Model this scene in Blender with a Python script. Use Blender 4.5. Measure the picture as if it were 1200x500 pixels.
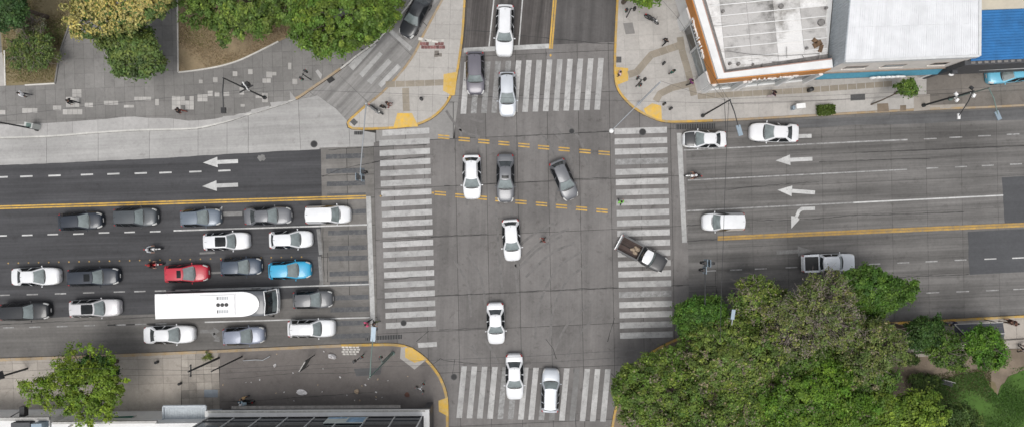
import bpy, bmesh, math, random
import numpy as np
from mathutils import Vector, Matrix

R = math.radians
random.seed(7)
rng = np.random.default_rng(11)
scene = bpy.context.scene
for o in list(bpy.data.objects):
    bpy.data.objects.remove(o, do_unlink=True)

# ------------------------------------------------------------------ camera, sky, sun, exposure
CAM_H = 72.0            # drone height in metres
S = 11.0                # plan units of the survey sheet per metre on the ground
NX, NY = 612.0, 258.0   # survey point straight below the drone
cam_data = bpy.data.cameras.new('camera')
cam = bpy.data.objects.new('camera', cam_data)
scene.collection.objects.link(cam)
cam.location = (0, 0, CAM_H)
cam.rotation_euler = (0, 0, 0)
cam_data.sensor_fit = 'HORIZONTAL'
cam_data.sensor_width = 36.0
cam_data.lens = 36.0 * CAM_H * S / 1200.0
cam_data.shift_x = -(NX - 600) / 1200.0
cam_data.shift_y = (NY - 250) / 1200.0
cam_data.clip_end = 5000
scene.camera = cam

SUN_EL, SUN_AZ = 72.0, 190.0     # overcast: a broad, high, soft sun
world = bpy.data.worlds.new('World')
scene.world = world
world.use_nodes = True
wn = world.node_tree
wn.nodes.clear()
w_out = wn.nodes.new('ShaderNodeOutputWorld')
w_bg = wn.nodes.new('ShaderNodeBackground')
w_sky = wn.nodes.new('ShaderNodeTexSky')
w_sky.sky_type = 'NISHITA'
w_sky.sun_disc = False
w_sky.sun_elevation = R(SUN_EL)
w_sky.sun_rotation = R(SUN_AZ)
w_sky.air_density = 1.0
w_sky.dust_density = 4.0
w_sky.ozone_density = 1.0
w_hs = wn.nodes.new('ShaderNodeHueSaturation')
w_hs.inputs['Saturation'].default_value = 0.22
wn.links.new(w_sky.outputs[0], w_hs.inputs['Color'])
wn.links.new(w_hs.outputs[0], w_bg.inputs['Color'])
w_bg.inputs['Strength'].default_value = 0.15
wn.links.new(w_bg.outputs[0], w_out.inputs['Surface'])

sun_d = bpy.data.lights.new('sun', 'SUN')
sun_d.energy = 1.2
sun_d.angle = R(28)
sun_d.color = (1.0, 0.965, 0.92)
sun = bpy.data.objects.new('sun', sun_d)
scene.collection.objects.link(sun)
sun.rotation_euler = (R(90 - SUN_EL), 0, R(180 - SUN_AZ))

scene.view_settings.view_transform = 'Standard'
scene.view_settings.look = 'None'
scene.view_settings.exposure = 0.0
scene.view_settings.gamma = 1.0
scene.view_settings.use_curve_mapping = False
scene.render.engine = 'CYCLES'
scene.cycles.use_denoising = True
scene.cycles.max_bounces = 6

COL = scene.collection

# ------------------------------------------------------------------ helpers
def P(px, py, z=0.0):
    """survey coordinate at height z -> world point"""
    k = (CAM_H - z) / CAM_H / S
    return Vector(((px - NX) * k, (NY - py) * k, z))

def P2(px, py, z=0.0):
    v = P(px, py, z)
    return (v.x, v.y)

def link(name, me, mat=None, parent=None, loc=None):
    o = bpy.data.objects.new(name, me)
    COL.objects.link(o)
    if mat is not None and me is not None:
        if len(me.materials) == 0:
            me.materials.append(mat)
        elif me.materials[0] != mat:
            o.material_slots[0].link = 'OBJECT'
            o.material_slots[0].material = mat
    if parent is not None:
        o.parent = parent
    if loc is not None:
        o.location = loc
    return o

def tag(o, label=None, cat=None, group=None, kind=None):
    if label: o['label'] = label
    if cat: o['category'] = cat
    if group: o['group'] = group
    if kind: o['kind'] = kind
    return o

def thing(name, label, cat, loc=(0, 0, 0), rz=0.0, group=None):
    o = bpy.data.objects.new(name, None)
    o.empty_display_size = 0.3
    COL.objects.link(o)
    o.location = loc
    o.rotation_euler = (0, 0, rz)
    return tag(o, label, cat, group)

class MB:
    def __init__(self):
        self.v = []; self.f = []
    def add(self, vs, fs):
        b = len(self.v)
        self.v += [tuple(p) for p in vs]
        self.f += [tuple(i + b for i in f) for f in fs]
        return self
    def box(self, c, s, rz=0.0, taper=1.0):
        cx, cy, cz = c; sx, sy, sz = s[0] / 2, s[1] / 2, s[2] / 2
        vs = []
        cr, sr = math.cos(rz), math.sin(rz)
        for dz in (-1, 1):
            t = taper if dz > 0 else 1.0
            for dx, dy in ((-1, -1), (1, -1), (1, 1), (-1, 1)):
                x, y = dx * sx * t, dy * sy * t
                vs.append((cx + x * cr - y * sr, cy + x * sr + y * cr, cz + dz * sz))
        return self.add(vs, [(3, 2, 1, 0), (4, 5, 6, 7), (0, 1, 5, 4), (1, 2, 6, 5), (2, 3, 7, 6), (3, 0, 4, 7)])
    def prism(self, pts, z0, z1, bottom=False):
        a = 0
        n = len(pts)
        for i in range(n):
            a += pts[i][0] * pts[(i + 1) % n][1] - pts[(i + 1) % n][0] * pts[i][1]
        if a < 0: pts = list(reversed(pts))
        vs = [(x, y, z0) for x, y in pts] + [(x, y, z1) for x, y in pts]
        fs = [tuple(range(n, 2 * n))]
        if bottom: fs.append(tuple(reversed(range(n))))
        for i in range(n):
            j = (i + 1) % n
            fs.append((i, j, n + j, n + i))
        return self.add(vs, fs)
    def sheet(self, pts, z):
        a = 0
        n = len(pts)
        for i in range(n):
            a += pts[i][0] * pts[(i + 1) % n][1] - pts[(i + 1) % n][0] * pts[i][1]
        if a < 0: pts = list(reversed(pts))
        return self.add([(x, y, z) for x, y in pts], [tuple(range(n))])
    def tube(self, path, radii, n=8, cap=True):
        path = [Vector(p) for p in path]
        if not isinstance(radii, (list, tuple)): radii = [radii] * len(path)
        vs, fs = [], []
        for i, p in enumerate(path):
            d = (path[min(i + 1, len(path) - 1)] - path[max(i - 1, 0)])
            if d.length < 1e-6: d = Vector((0, 0, 1))
            d.normalize()
            u = d.cross(Vector((0, 0, 1)))
            if u.length < 0.05: u = d.cross(Vector((1, 0, 0)))
            u.normalize(); w = d.cross(u)
            for k in range(n):
                a = 2 * math.pi * k / n
                vs.append(p + (u * math.cos(a) + w * math.sin(a)) * radii[i])
        for i in range(len(path) - 1):
            for k in range(n):
                k2 = (k + 1) % n
                fs.append((i * n + k, i * n + k2, (i + 1) * n + k2, (i + 1) * n + k))
        if cap:
            fs.append(tuple(range(n))); fs.append(tuple(reversed(range((len(path) - 1) * n, len(path) * n))))
        return self.add(vs, fs)
    def cyl(self, c, r, h, n=16, axis='z', r2=None):
        r2 = r if r2 is None else r2
        vs = []
        for s, rr in ((-0.5, r), (0.5, r2)):
            for k in range(n):
                a = 2 * math.pi * k / n
                q = (rr * math.cos(a), rr * math.sin(a), s * h)
                if axis == 'y': q = (q[0], q[2], q[1])
                elif axis == 'x': q = (q[2], q[0], q[1])
                vs.append((c[0] + q[0], c[1] + q[1], c[2] + q[2]))
        fs = [tuple(range(n)), tuple(range(n, 2 * n))]
        for k in range(n):
            fs.append((k, (k + 1) % n, n + (k + 1) % n, n + k))
        return self.add(vs, fs)
    def ell(self, c, s, nu=12, nv=8, lo=-90, hi=90):
        vs, fs = [], []
        for j in range(nv + 1):
            t = R(lo + (hi - lo) * j / nv)
            for i in range(nu):
                a = 2 * math.pi * i / nu
                vs.append((c[0] + s[0] * math.cos(t) * math.cos(a), c[1] + s[1] * math.cos(t) * math.sin(a), c[2] + s[2] * math.sin(t)))
        for j in range(nv):
            for i in range(nu):
                i2 = (i + 1) % nu
                fs.append((j * nu + i, j * nu + i2, (j + 1) * nu + i2, (j + 1) * nu + i))
        return self.add(vs, fs)
    def grid(self, fn, nu, nv):
        vs = [fn(i / nu, j / nv) for j in range(nv + 1) for i in range(nu + 1)]
        fs = []
        for j in range(nv):
            for i in range(nu):
                a = j * (nu + 1) + i
                fs.append((a, a + 1, a + nu + 2, a + nu + 1))
        return self.add(vs, fs)
    def mesh(self, name, smooth=None, fix=False):
        me = bpy.data.meshes.new(name)
        me.from_pydata([tuple(p) for p in self.v], [], self.f)
        if fix:
            bm = bmesh.new(); bm.from_mesh(me)
            bmesh.ops.remove_doubles(bm, verts=bm.verts, dist=1e-5)
            bmesh.ops.recalc_face_normals(bm, faces=bm.faces)
            bm.to_mesh(me); bm.free()
        if smooth is not None:
            me.shade_smooth()
            me.set_sharp_from_angle(angle=R(smooth))
        me.update()
        return me
    def obj(self, name, mat, parent=None, smooth=None, fix=False, loc=None):
        return link(name, self.mesh(name, smooth, fix), mat, parent, loc)

def clip_poly(sub, quad):
    """clip polygon sub by the convex polygon quad"""
    a = 0
    n = len(quad)
    for i in range(n):
        a += quad[i][0] * quad[(i + 1) % n][1] - quad[(i + 1) % n][0] * quad[i][1]
    if a < 0: quad = list(reversed(quad))
    out = list(sub)
    for i in range(n):
        if not out: return []
        ax, ay = quad[i]; bx, by = quad[(i + 1) % n]
        inp, out = out, []
        def side(p): return (bx - ax) * (p[1] - ay) - (by - ay) * (p[0] - ax)
        for k in range(len(inp)):
            p, q = inp[k], inp[(k + 1) % len(inp)]
            sp, sq = side(p), side(q)
            if sp >= 0: out.append(p)
            if (sp >= 0) != (sq >= 0):
                t = sp / (sp - sq)
                out.append((p[0] + t * (q[0] - p[0]), p[1] + t * (q[1] - p[1])))
    # drop doubles
    res = []
    for p in out:
        if not res or (abs(p[0] - res[-1][0]) + abs(p[1] - res[-1][1])) > 1e-3: res.append(p)
    if len(res) > 1 and (abs(res[0][0] - res[-1][0]) + abs(res[0][1] - res[-1][1])) < 1e-3: res.pop()
    return res if len(res) >= 3 else []

def area(p):
    return abs(sum(p[i][0] * p[(i + 1) % len(p)][1] - p[(i + 1) % len(p)][0] * p[i][1] for i in range(len(p)))) / 2

def inside(pt, poly):
    x, y = pt; c = False
    n = len(poly)
    for i in range(n):
        x1, y1 = poly[i]; x2, y2 = poly[(i + 1) % n]
        if (y1 > y) != (y2 > y) and x < (x2 - x1) * (y - y1) / (y2 - y1) + x1: c = not c
    return c

def shrink(quad, g):
    cx = sum(p[0] for p in quad) / len(quad); cy = sum(p[1] for p in quad) / len(quad)
    r = []
    for p in quad:
        dx, dy = p[0] - cx, p[1] - cy
        ax = max(abs(dx), 1e-6); ay = max(abs(dy), 1e-6)
        r.append((cx + dx * (1 - min(.4, g / ax)), cy + dy * (1 - min(.4, g / ay))))
    return r

def px_poly(pts, z=0.0):
    return [P2(x, y, z) for x, y in pts]

def offset_line(pts, d):
    """offset an open polyline (world xy) to its left by d"""
    res = []
    for i, p in enumerate(pts):
        a = pts[max(i - 1, 0)]; b = pts[min(i + 1, len(pts) - 1)]
        dx, dy = b[0] - a[0], b[1] - a[1]
        l = math.hypot(dx, dy) or 1
        res.append((p[0] - dy / l * d, p[1] + dx / l * d))
    return res

def smooth_line(pts, k=3):
    """Catmull-Rom"""
    out = []
    n = len(pts)
    for i in range(n - 1):
        p0 = pts[max(i - 1, 0)]; p1 = pts[i]; p2 = pts[i + 1]; p3 = pts[min(i + 2, n - 1)]
        for j in range(k):
            t = j / k
            out.append(tuple(0.5 * ((2 * p1[c]) + (-p0[c] + p2[c]) * t + (2 * p0[c] - 5 * p1[c] + 4 * p2[c] - p3[c]) * t * t + (-p0[c] + 3 * p1[c] - 3 * p2[c] + p3[c]) * t ** 3) for c in (0, 1)))
    out.append(tuple(pts[-1]))
    return out

def ribbon(pts, w):
    return offset_line(pts, w / 2) + list(reversed(offset_line(pts, -w / 2)))

# ------------------------------------------------------------------ materials
MATS = {}
def _nt(name):
    m = bpy.data.materials.new(name)
    m.use_nodes = True
    nt = m.node_tree
    return m, nt, nt.nodes['Principled BSDF']

def noise(nt, scale, detail=6, rough=0.6, vec=None, dist=0.0):
    n = nt.nodes.new('ShaderNodeTexNoise')
    n.inputs['Scale'].default_value = scale
    n.inputs['Detail'].default_value = detail
    n.inputs['Roughness'].default_value = rough
    n.inputs['Distortion'].default_value = dist
    if vec is not None: nt.links.new(vec, n.inputs['Vector'])
    return n.outputs['Fac']

def ramp(nt, fac, stops):
    r = nt.nodes.new('ShaderNodeValToRGB')
    els = r.color_ramp.elements
    while len(els) < len(stops): els.new(0.5)
    for e, (p, c) in zip(els, stops):
        e.position = p
        e.color = (c, c, c, 1) if not isinstance(c, (tuple, list)) else (*c, 1)
    nt.links.new(fac, r.inputs['Fac'])
    return r.outputs['Color']

def mixc(nt, mode, fac, a, b):
    m = nt.nodes.new('ShaderNodeMix')
    m.data_type = 'RGBA'; m.blend_type = mode
    for sock, v in ((m.inputs[0], fac), (m.inputs[6], a), (m.inputs[7], b)):
        if hasattr(v, 'is_linked') or hasattr(v, 'links'): nt.links.new(v, sock)
        elif isinstance(v, (int, float)): sock.default_value = v
        else: sock.default_value = (*v, 1)
    return m.outputs[2]

def ocoord(nt, scale=(1, 1, 1), rot=0.0):
    t = nt.nodes.new('ShaderNodeTexCoord')
    mp = nt.nodes.new('ShaderNodeMapping')
    mp.inputs['Scale'].default_value = scale
    src = t.outputs['Object']
    if rot:     # turn first, stretch afterwards
        mr = nt.nodes.new('ShaderNodeMapping')
        mr.inputs['Rotation'].default_value = (0, 0, rot)
        nt.links.new(src, mr.inputs['Vector'])
        src = mr.outputs['Vector']
    nt.links.new(src, mp.inputs['Vector'])
    return mp.outputs['Vector']

def orandom(nt, lo, hi):
    i = nt.nodes.new('ShaderNodeObjectInfo')
    m = nt.nodes.new('ShaderNodeMapRange')
    m.inputs['To Min'].default_value = lo; m.inputs['To Max'].default_value = hi
    nt.links.new(i.outputs['Random'], m.inputs['Value'])
    c = nt.nodes.new('ShaderNodeCombineColor')
    for k in range(3): nt.links.new(m.outputs[0], c.inputs[k])
    return c.outputs[0]

def ground_mat(name, col, var=0.25, rnd=0.1, blotch=0.35, grain=40, streak=None, stain=0.3, rough=0.9, stain_col=(0.35, 0.33, 0.31), speck=0.0):
    """mineral surface: large blotches, fine grain, worn-in streaks, stains, per-piece tint"""
    m, nt, b = _nt(name)
    v = ocoord(nt)
    c = mixc(nt, 'MULTIPLY', 1.0, col, ramp(nt, noise(nt, blotch, 5, .62, v), [(.28, 1 - var), (.72, 1 + var)]))
    c = mixc(nt, 'MULTIPLY', 1.0, c, ramp(nt, noise(nt, grain, 3, .7, v), [(.25, .86), (.75, 1.12)]))
    c = mixc(nt, 'MULTIPLY', 1.0, c, ramp(nt, noise(nt, 3.1, 5, .7, v), [(.3, .9), (.7, 1.08)]))
    if streak:
        ang, k = streak
        c = mixc(nt, 'MULTIPLY', 1.0, c, ramp(nt, noise(nt, 1.0, 4, .6, ocoord(nt, (0.035, 1.05, 1), ang)), [(.3, 1 - k), (.68, 1 + k * .7)]))
        c = mixc(nt, 'MULTIPLY', 1.0, c, ramp(nt, noise(nt, 1.0, 4, .6, ocoord(nt, (0.12, 5.5, 1), ang)), [(.3, 1 - k * .4), (.7, 1 + k * .3)]))
    if stain:
        f = ramp(nt, noise(nt, .9, 7, .72, v, .4), [(.56, 0.0), (.74, 1.0)])
        f2 = nt.nodes.new('ShaderNodeMath'); f2.operation = 'MULTIPLY'; f2.inputs[1].default_value = stain
        nt.links.new(f, f2.inputs[0])
        c = mixc(nt, 'MULTIPLY', f2.outputs[0], c, stain_col)
    if speck:
        f = ramp(nt, noise(nt, 9, 3, .5, v), [(.68, 0.0), (.74, speck)])
        c = mixc(nt, 'MIX', f, c, (0.5, 0.48, 0.45))
    if rnd:
        c = mixc(nt, 'MULTIPLY', 1.0, c, orandom(nt, 1 - rnd, 1 + rnd))
    nt.links.new(c, b.inputs['Base Color'])
    b.inputs['Roughness'].default_value = rough
    b.inputs['Specular IOR Level'].default_value = 0.3
    bp = nt.nodes.new('ShaderNodeBump')
    bp.inputs['Strength'].default_value = 0.25; bp.inputs['Distance'].default_value = 0.02
    nt.links.new(noise(nt, grain * .6, 4, .7, v), bp.inputs['Height'])
    nt.links.new(bp.outputs[0], b.inputs['Normal'])
    MATS[name] = m
    return m

def paint_mat(name, col, under, wear=0.5, rough=0.75, scale=2.2):
    """road paint worn through to the surface under it"""
    m, nt, b = _nt(name)
    v = ocoord(nt)
    f = ramp(nt, noise(nt, scale, 9, .78, v, .3), [(wear - .1, 0.0), (wear + .14, 1.0)])
    f = mixc(nt, 'MULTIPLY', 1.0, f, ramp(nt, noise(nt, 26, 3, .7, v), [(.2, .55), (.55, 1.0)]))
    c = mixc(nt, 'MULTIPLY', 1.0, col, ramp(nt, noise(nt, .8, 5, .6, v), [(.3, .84), (.7, 1.06)]))
    c = mixc(nt, 'MULTIPLY', 1.0, c, orandom(nt, .88, 1.07))
    c = mixc(nt, 'MULTIPLY', 1.0, c, ramp(nt, noise(nt, .45, 7, .7, v, .5), [(.36, .78), (.62, 1.05)]))
    c = mixc(nt, 'MIX', f, under, c)
    nt.links.new(c, b.inputs['Base Color'])
    b.inputs['Roughness'].default_value = rough
    MATS[name] = m
    return m

def plain(name, col, rough=0.6, metal=0.0, var=0.12, scale=3.0, spec=0.5, coat=0.0, rnd=0.0):
    m, nt, b = _nt(name)
    v = ocoord(nt)
    c = mixc(nt, 'MULTIPLY', 1.0, col, ramp(nt, noise(nt, scale, 6, .65, v), [(.3, 1 - var), (.7, 1 + var * .6)]))
    if rnd: c = mixc(nt, 'MULTIPLY', 1.0, c, orandom(nt, 1 - rnd, 1 + rnd))
    nt.links.new(c, b.inputs['Base Color'])
    b.inputs['Roughness'].default_value = rough
    b.inputs['Metallic'].default_value = metal
    b.inputs['Specular IOR Level'].default_value = spec
    b.inputs['Coat Weight'].default_value = coat
    b.inputs['Coat Roughness'].default_value = 0.08
    MATS[name] = m
    return m

def leaf_mat(name, trans=0.28, rough=0.55):
    m, nt, b = _nt(name)
    a = nt.nodes.new('ShaderNodeAttribute'); a.attribute_name = 'tint'
    nt.links.new(a.outputs['Color'], b.inputs['Base Color'])
    b.inputs['Roughness'].default_value = rough
    b.inputs['Specular IOR Level'].default_value = 0.35
    tr = nt.nodes.new('ShaderNodeBsdfTranslucent')
    nt.links.new(a.outputs['Color'], tr.inputs['Color'])
    mx = nt.nodes.new('ShaderNodeMixShader'); mx.inputs[0].default_value = trans
    nt.links.new(b.outputs[0], mx.inputs[1]); nt.links.new(tr.outputs[0], mx.inputs[2])
    nt.links.new(mx.outputs[0], nt.nodes['Material Output'].inputs['Surface'])
    MATS[name] = m
    return m

# mineral surfaces
M_CURB2 = ground_mat('gutter_asphalt', (0.125, 0.125, 0.127), .2, 0, .3, 45, (R(-2.6), .25), .3)
M_BED = ground_mat('road_bed', (0.045, 0.043, 0.041), .2, 0)
M_JUNC = ground_mat('junction_concrete', (0.178, 0.169, 0.163), .25, .10, .16, 30, (R(-88), .12), .6)
M_APR = ground_mat('apron_concrete', (0.27, 0.262, 0.252), .17, .07, .3, 30, None, .4)
M_EAST = ground_mat('avenue_concrete', (0.160, 0.154, 0.148), .2, .05, .16, 30, (R(-2.6), .36), .45)
M_OLD = ground_mat('old_concrete', (0.180, 0.171, 0.160), .24, .08, .35, 30, (R(-2), .2), .5)
M_ASPH = ground_mat('dark_asphalt', (0.074, 0.074, 0.078), .15, 0, .13, 45, (R(-1.6), .30), .35, speck=.0)
M_ASPH2 = ground_mat('patched_asphalt', (0.088, 0.090, 0.095), .12, 0, .2, 45, (R(-2.6), .1), .15)
M_LANE = ground_mat('worn_lane_asphalt', (0.155, 0.148, 0.140), .2, 0, .25, 40, (R(-1.6), .22), .35)
M_NORTH = ground_mat('street_asphalt', (0.105, 0.100, 0.098), .2, 0, .2, 45, (R(-87), .22), .45)
M_NORTHW = ground_mat('street_asphalt_lanes', (0.098, 0.090, 0.086), .2, 0, .3, 40, (R(-84), .60), .35)
M_SLIP = ground_mat('pale_concrete', (0.375, 0.368, 0.358), .17, .05, .15, 30, (R(-3), .15), .35)
M_SLIP2 = ground_mat('slip_lane_concrete', (0.285, 0.277, 0.268), .2, .08, .25, 30, (R(-47), .36), .45)
M_PLAZA = ground_mat('plaza_paving', (0.212, 0.205, 0.196), .24, .07, .12, 35, None, .4)
M_PLAZA_L = ground_mat('plaza_new_paving', (0.42, 0.405, 0.385), .1, .1, .3, 35, None, .25)
M_BAND = ground_mat('sidewalk_edge_concrete', (0.40, 0.39, 0.38), .15, .06, .3, 35, None, .25)
M_WALK = ground_mat('pale_paving', (0.43, 0.41, 0.385), .11, .05, .25, 35, None, .3)
M_TAN = ground_mat('tan_tactile_paving', (0.30, 0.265, 0.215), .14, .06, .5, 30, None, .3)
M_TANC = ground_mat('tan_concrete', (0.38, 0.345, 0.305), .16, .08, .25, 35, None, .5)
M_BROWN = ground_mat('brown_asphalt', (0.185, 0.168, 0.157), .17, 0, .3, 30, None, .4, speck=.35)
M_DRIVE = ground_mat('driveway_concrete', (0.185, 0.168, 0.150), .25, .1, .25, 35, None, .5)
M_SETT = ground_mat('old_tile_paving', (0.33, 0.30, 0.265), .2, .2, .5, 35, None, .5)
M_BLUEP = ground_mat('blue_grey_slab', (0.27, 0.30, 0.33), .15, .1, .5, 35, None, .3)
M_KERB = ground_mat('pale_kerb', (0.55, 0.54, 0.51), .15, .05, .6, 40, None, .4)
M_EDGE = ground_mat('bed_edging', (0.58, 0.56, 0.52), .15, .1, .8, 40, None, .4)
M_DIRT = ground_mat('dry_lawn', (0.27, 0.21, 0.13), .3, 0, .35, 25, None, .5, stain_col=(.45, .55, .3))
M_DIRTG = ground_mat('scruffy_lawn', (0.20, 0.165, 0.095), .35, 0, .3, 25, None, .6, stain_col=(1.4, 1.0, .8))
M_LAWN = ground_mat('lawn', (0.060, 0.120, 0.022), .25, 0, .4, 20, None, .3)
M_SOIL = ground_mat('bare_soil', (0.20, 0.16, 0.12), .3, 0, .4, 25, None, .5)
M_TERR = ground_mat('terrain', (0.16, 0.15, 0.14), .2, 0, .1, 20, None, .3)

W_UNDER = (0.20, 0.195, 0.19)
M_ZEB = paint_mat('crosswalk_paint', (0.50, 0.495, 0.485), W_UNDER, .36)
M_ZEBW = paint_mat('worn_crosswalk_paint', (0.40, 0.40, 0.395), (0.17, .165, .16), .46)
M_WHITE = paint_mat('white_road_paint', (0.62, 0.62, 0.61), (0.16, .155, .15), .33)
M_WHITEW = paint_mat('worn_white_paint', (0.46, 0.46, 0.455), (0.16, .155, .15), .44)
M_GHOST = paint_mat('faded_white_paint', (0.27, 0.27, 0.265), (0.15, .145, .14), .48)
M_STOP = paint_mat('stop_line_paint', (0.50, 0.50, 0.49), W_UNDER, .36)
M_YEL = paint_mat('yellow_road_paint', (0.70, 0.42, 0.07), (0.24, .2, .13), .40)
M_YELW = paint_mat('worn_yellow_paint', (0.52, 0.32, 0.08), (0.22, .18, .12), .40)
M_YKERB = paint_mat('yellow_kerb_paint', (0.66, 0.39, 0.055), (0.33, .27, .17), .45, scale=1.4)
M_YKERBW = paint_mat('flaking_kerb_paint', (0.46, 0.31, 0.14), (0.34, .29, .23), .50, scale=1.2)
M_RAMP = paint_mat('ramp_paint', (0.78, 0.47, 0.045), (0.55, .40, .17), .47)
M_RUBBER = paint_mat('tyre_rubber_mark', (0.120, 0.115, 0.112), (0.170, .162, .156), .52, scale=1.3)
M_BLACKOUT = paint_mat('blackout_paint', (0.082, 0.087, 0.096), (0.15, .145, .14), .40)
M_TAR = plain('tar', (0.028, 0.027, 0.027), .6, var=.3)
M_IRON = plain('cast_iron', (0.10, 0.099, 0.098), .6, .3, .3, 8)
M_GRATE = plain('grate_iron', (0.035, 0.035, 0.036), .7, .2, .3, 8)
# objects
M_POLE_G = plain('galvanised', (0.38, 0.40, 0.42), .5, .4)
M_POLE_D = plain('dark_pole', (0.035, 0.037, 0.038), .6, .1)
M_POLE_N = plain('green_pole', (0.14, 0.20, 0.18), .6, .1)
M_LED = plain('lamp_housing', (0.27, 0.34, 0.40), .4, .2)
M_WHITEP = plain('white_plastic', (0.82, 0.82, 0.81), .4)
M_BLACKP = plain('black_plastic', (0.02, 0.02, 0.021), .5)
M_WIRE = plain('cable_rubber', (0.045, 0.045, 0.047), .6)
M_TYRE = plain('tyre_rubber', (0.018, 0.018, 0.019), .8)
M_RIM = plain('alloy', (0.42, 0.43, 0.44), .35, .7)
M_CHROME = plain('chrome', (0.6, 0.61, 0.62), .2, .9)
M_TRIM = plain('dark_trim', (0.022, 0.023, 0.025), .45)
M_LENS = plain('headlight_lens', (0.72, 0.72, 0.70), .12, 0, .05, spec=.8)
M_TAIL = plain('tail_light_lens', (0.42, 0.02, 0.02), .2, 0, .05, spec=.7)
M_PLATE = plain('licence_plate', (0.75, 0.75, 0.74), .5)
M_RED = plain('red_lens', (0.5, 0.03, 0.02), .25)
M_AMB = plain('amber_lens', (0.6, 0.3, 0.03), .25)
M_GRN = plain('green_lens', (0.03, 0.4, 0.22), .25)

def glass_mat(name, col, rough=.06, spec=.8):
    m, nt, b = _nt(name)
    v = ocoord(nt)
    c = mixc(nt, 'MULTIPLY', 1.0, col, ramp(nt, noise(nt, 1.6, 3, .5, v), [(.3, .7), (.7, 1.25)]))
    nt.links.new(c, b.inputs['Base Color'])
    b.inputs['Roughness'].default_value = rough
    b.inputs['IOR'].default_value = 1.6
    b.inputs['Specular IOR Level'].default_value = spec
    b.inputs['IOR'].default_value = 1.6 if spec > .5 else 1.4
    return m
M_GLASS = glass_mat('windscreen_glass', (0.20, 0.235, 0.235))
M_GLASSD = glass_mat('tinted_glass', (0.014, 0.016, 0.018), .12, .3)
M_GLASSR = glass_mat('rear_glass', (0.035, 0.042, 0.045))
M_SHOPG = glass_mat('shop_glass', (0.19, 0.225, 0.24), .08)
M_FACG = glass_mat('dark_curtain_glass', (0.022, 0.026, 0.032), .08)

def carpaint(name, col, metal=0.0, rough=.32):
    m, nt, b = _nt(name)
    v = ocoord(nt)
    c = mixc(nt, 'MULTIPLY', 1.0, col, ramp(nt, noise(nt, 1.2, 4, .6, v), [(.3, .94), (.7, 1.04)]))
    nt.links.new(c, b.inputs['Base Color'])
    b.inputs['Metallic'].default_value = metal
    b.inputs['Roughness'].default_value = rough
    b.inputs['Coat Weight'].default_value = .45
    b.inputs['Coat Roughness'].default_value = .06
    return m
PAINT = {k: carpaint(k + '_car_paint', c, mt) for k, (c, mt) in {
    'white': ((0.75, 0.76, 0.775), 0), 'pearl': ((0.62, 0.61, 0.62), .1), 'silver': ((0.52, 0.55, 0.59), .2),
    'grey': ((0.135, 0.14, 0.152), .2), 'purplegrey': ((0.135, 0.128, 0.152), .2), 'bluegrey': ((0.135, 0.165, 0.205), .2),
    'midgrey': ((0.095, 0.10, 0.108), .2), 'darkgrey': ((0.035, 0.038, 0.043), .1), 'navy': ((0.022, 0.029, 0.042), .1),
    'darkblue': ((0.045, 0.064, 0.095), .15), 'black': ((0.015, 0.017, 0.020), .05), 'red': ((0.50, 0.022, 0.045), 0),
    'cyan': ((0.03, 0.36, 0.60), 0), 'skyblue': ((0.16, 0.50, 0.68), 0), 'matgrey': ((0.036, 0.037, 0.040), 0),
    'pearlsilver': ((0.78, 0.81, 0.85), .0), 'lilac': ((0.21, 0.235, 0.30), .2), 'slate': ((0.065, 0.074, 0.082), .2)}.items()}
# ------------------------------------------------------------------ ground, roads, pavements
Z_WALK = 0.13
tag(MB().sheet([(-900, -900), (900, -900), (900, 900), (-900, 900)], -0.06).obj('ground', M_TERR), kind='structure')
roadway = tag(MB().sheet(px_poly([(-260, -200), (1460, -200), (1460, 720), (-260, 720)]), -0.03).obj('roadway', M_BED), 'grey concrete and asphalt roadway of a big crossroads', kind='structure')

# kerb lines (survey units)
K_NW = [(-260, 172), (-150, 169), (0, 163), (60, 161), (110, 157), (160, 154), (200, 153), (232, 151.5), (265, 144), (290, 136), (312, 129.5), (347, 117.5), (365, 106), (400, 82), (420, 66), (442, 50), (468, 22), (492, -8), (540, -70), (640, -200)]
K_ISL = [(550, -74), (545.5, -52), (532.5, -27), (517, 0), (505, 22), (493, 45), (485, 62), (470, 83), (447, 108), (428, 123), (415, 134.5), (408.5, 140.5), (406.5, 144), (407, 148), (410.5, 151.2), (416, 152.4), (440, 152.5), (470, 150.5), (490, 147), (506, 140), (520, 128), (530, 112), (536, 92), (543, 45), (546, 0), (549.5, -48), (551.6, -73)]
K_NE = [(728, -200), (724, -60), (722, 0), (720, 40), (719, 75), (720, 97), (726, 111), (740, 126), (755, 135.5), (774, 143), (790, 144.5), (835, 143), (880, 141), (960, 136.5), (1040, 132), (1088, 129.5), (1150, 127.5), (1200, 125), (1300, 120), (1460, 112)]
K_SE = [(1460, 357), (1300, 363), (1200, 368.5), (1080, 375), (960, 381), (850, 386.5), (812, 390), (785, 399), (760, 413), (742, 430), (729, 450), (721, 474), (716, 500), (712, 540), (700, 720)]
K_SW = [(524, 720), (526, 540), (526, 490), (525.5, 468), (522, 452), (515, 437), (505, 424), (492, 412), (478, 404.5), (462, 401.5), (440, 401.5), (400, 402.5), (300, 407), (200, 411.5), (100, 415.5), (0, 419), (-120, 424), (-260, 430)]
BIG = {'nw': [(640, -200), (-260, -200)], 'isl': [], 'ne': [(1460, 112), (1460, -200)], 'se': [(700, 720), (1460, 720)], 'sw': [(-260, 430), (-260, 720)]}
kl = {k: [P2(*p) for p in smooth_line(v)] for k, v in (('nw', K_NW), ('isl', K_ISL), ('ne', K_NE), ('se', K_SE), ('sw', K_SW))}
walk_poly = {k: kl[k] + px_poly(BIG[k]) for k in kl}

def sidewalk(key, name, label, mat):
    o = MB().prism(walk_poly[key], -0.028, Z_WALK - 0.028).obj(name, mat)
    return tag(o, label, kind='structure')

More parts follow.
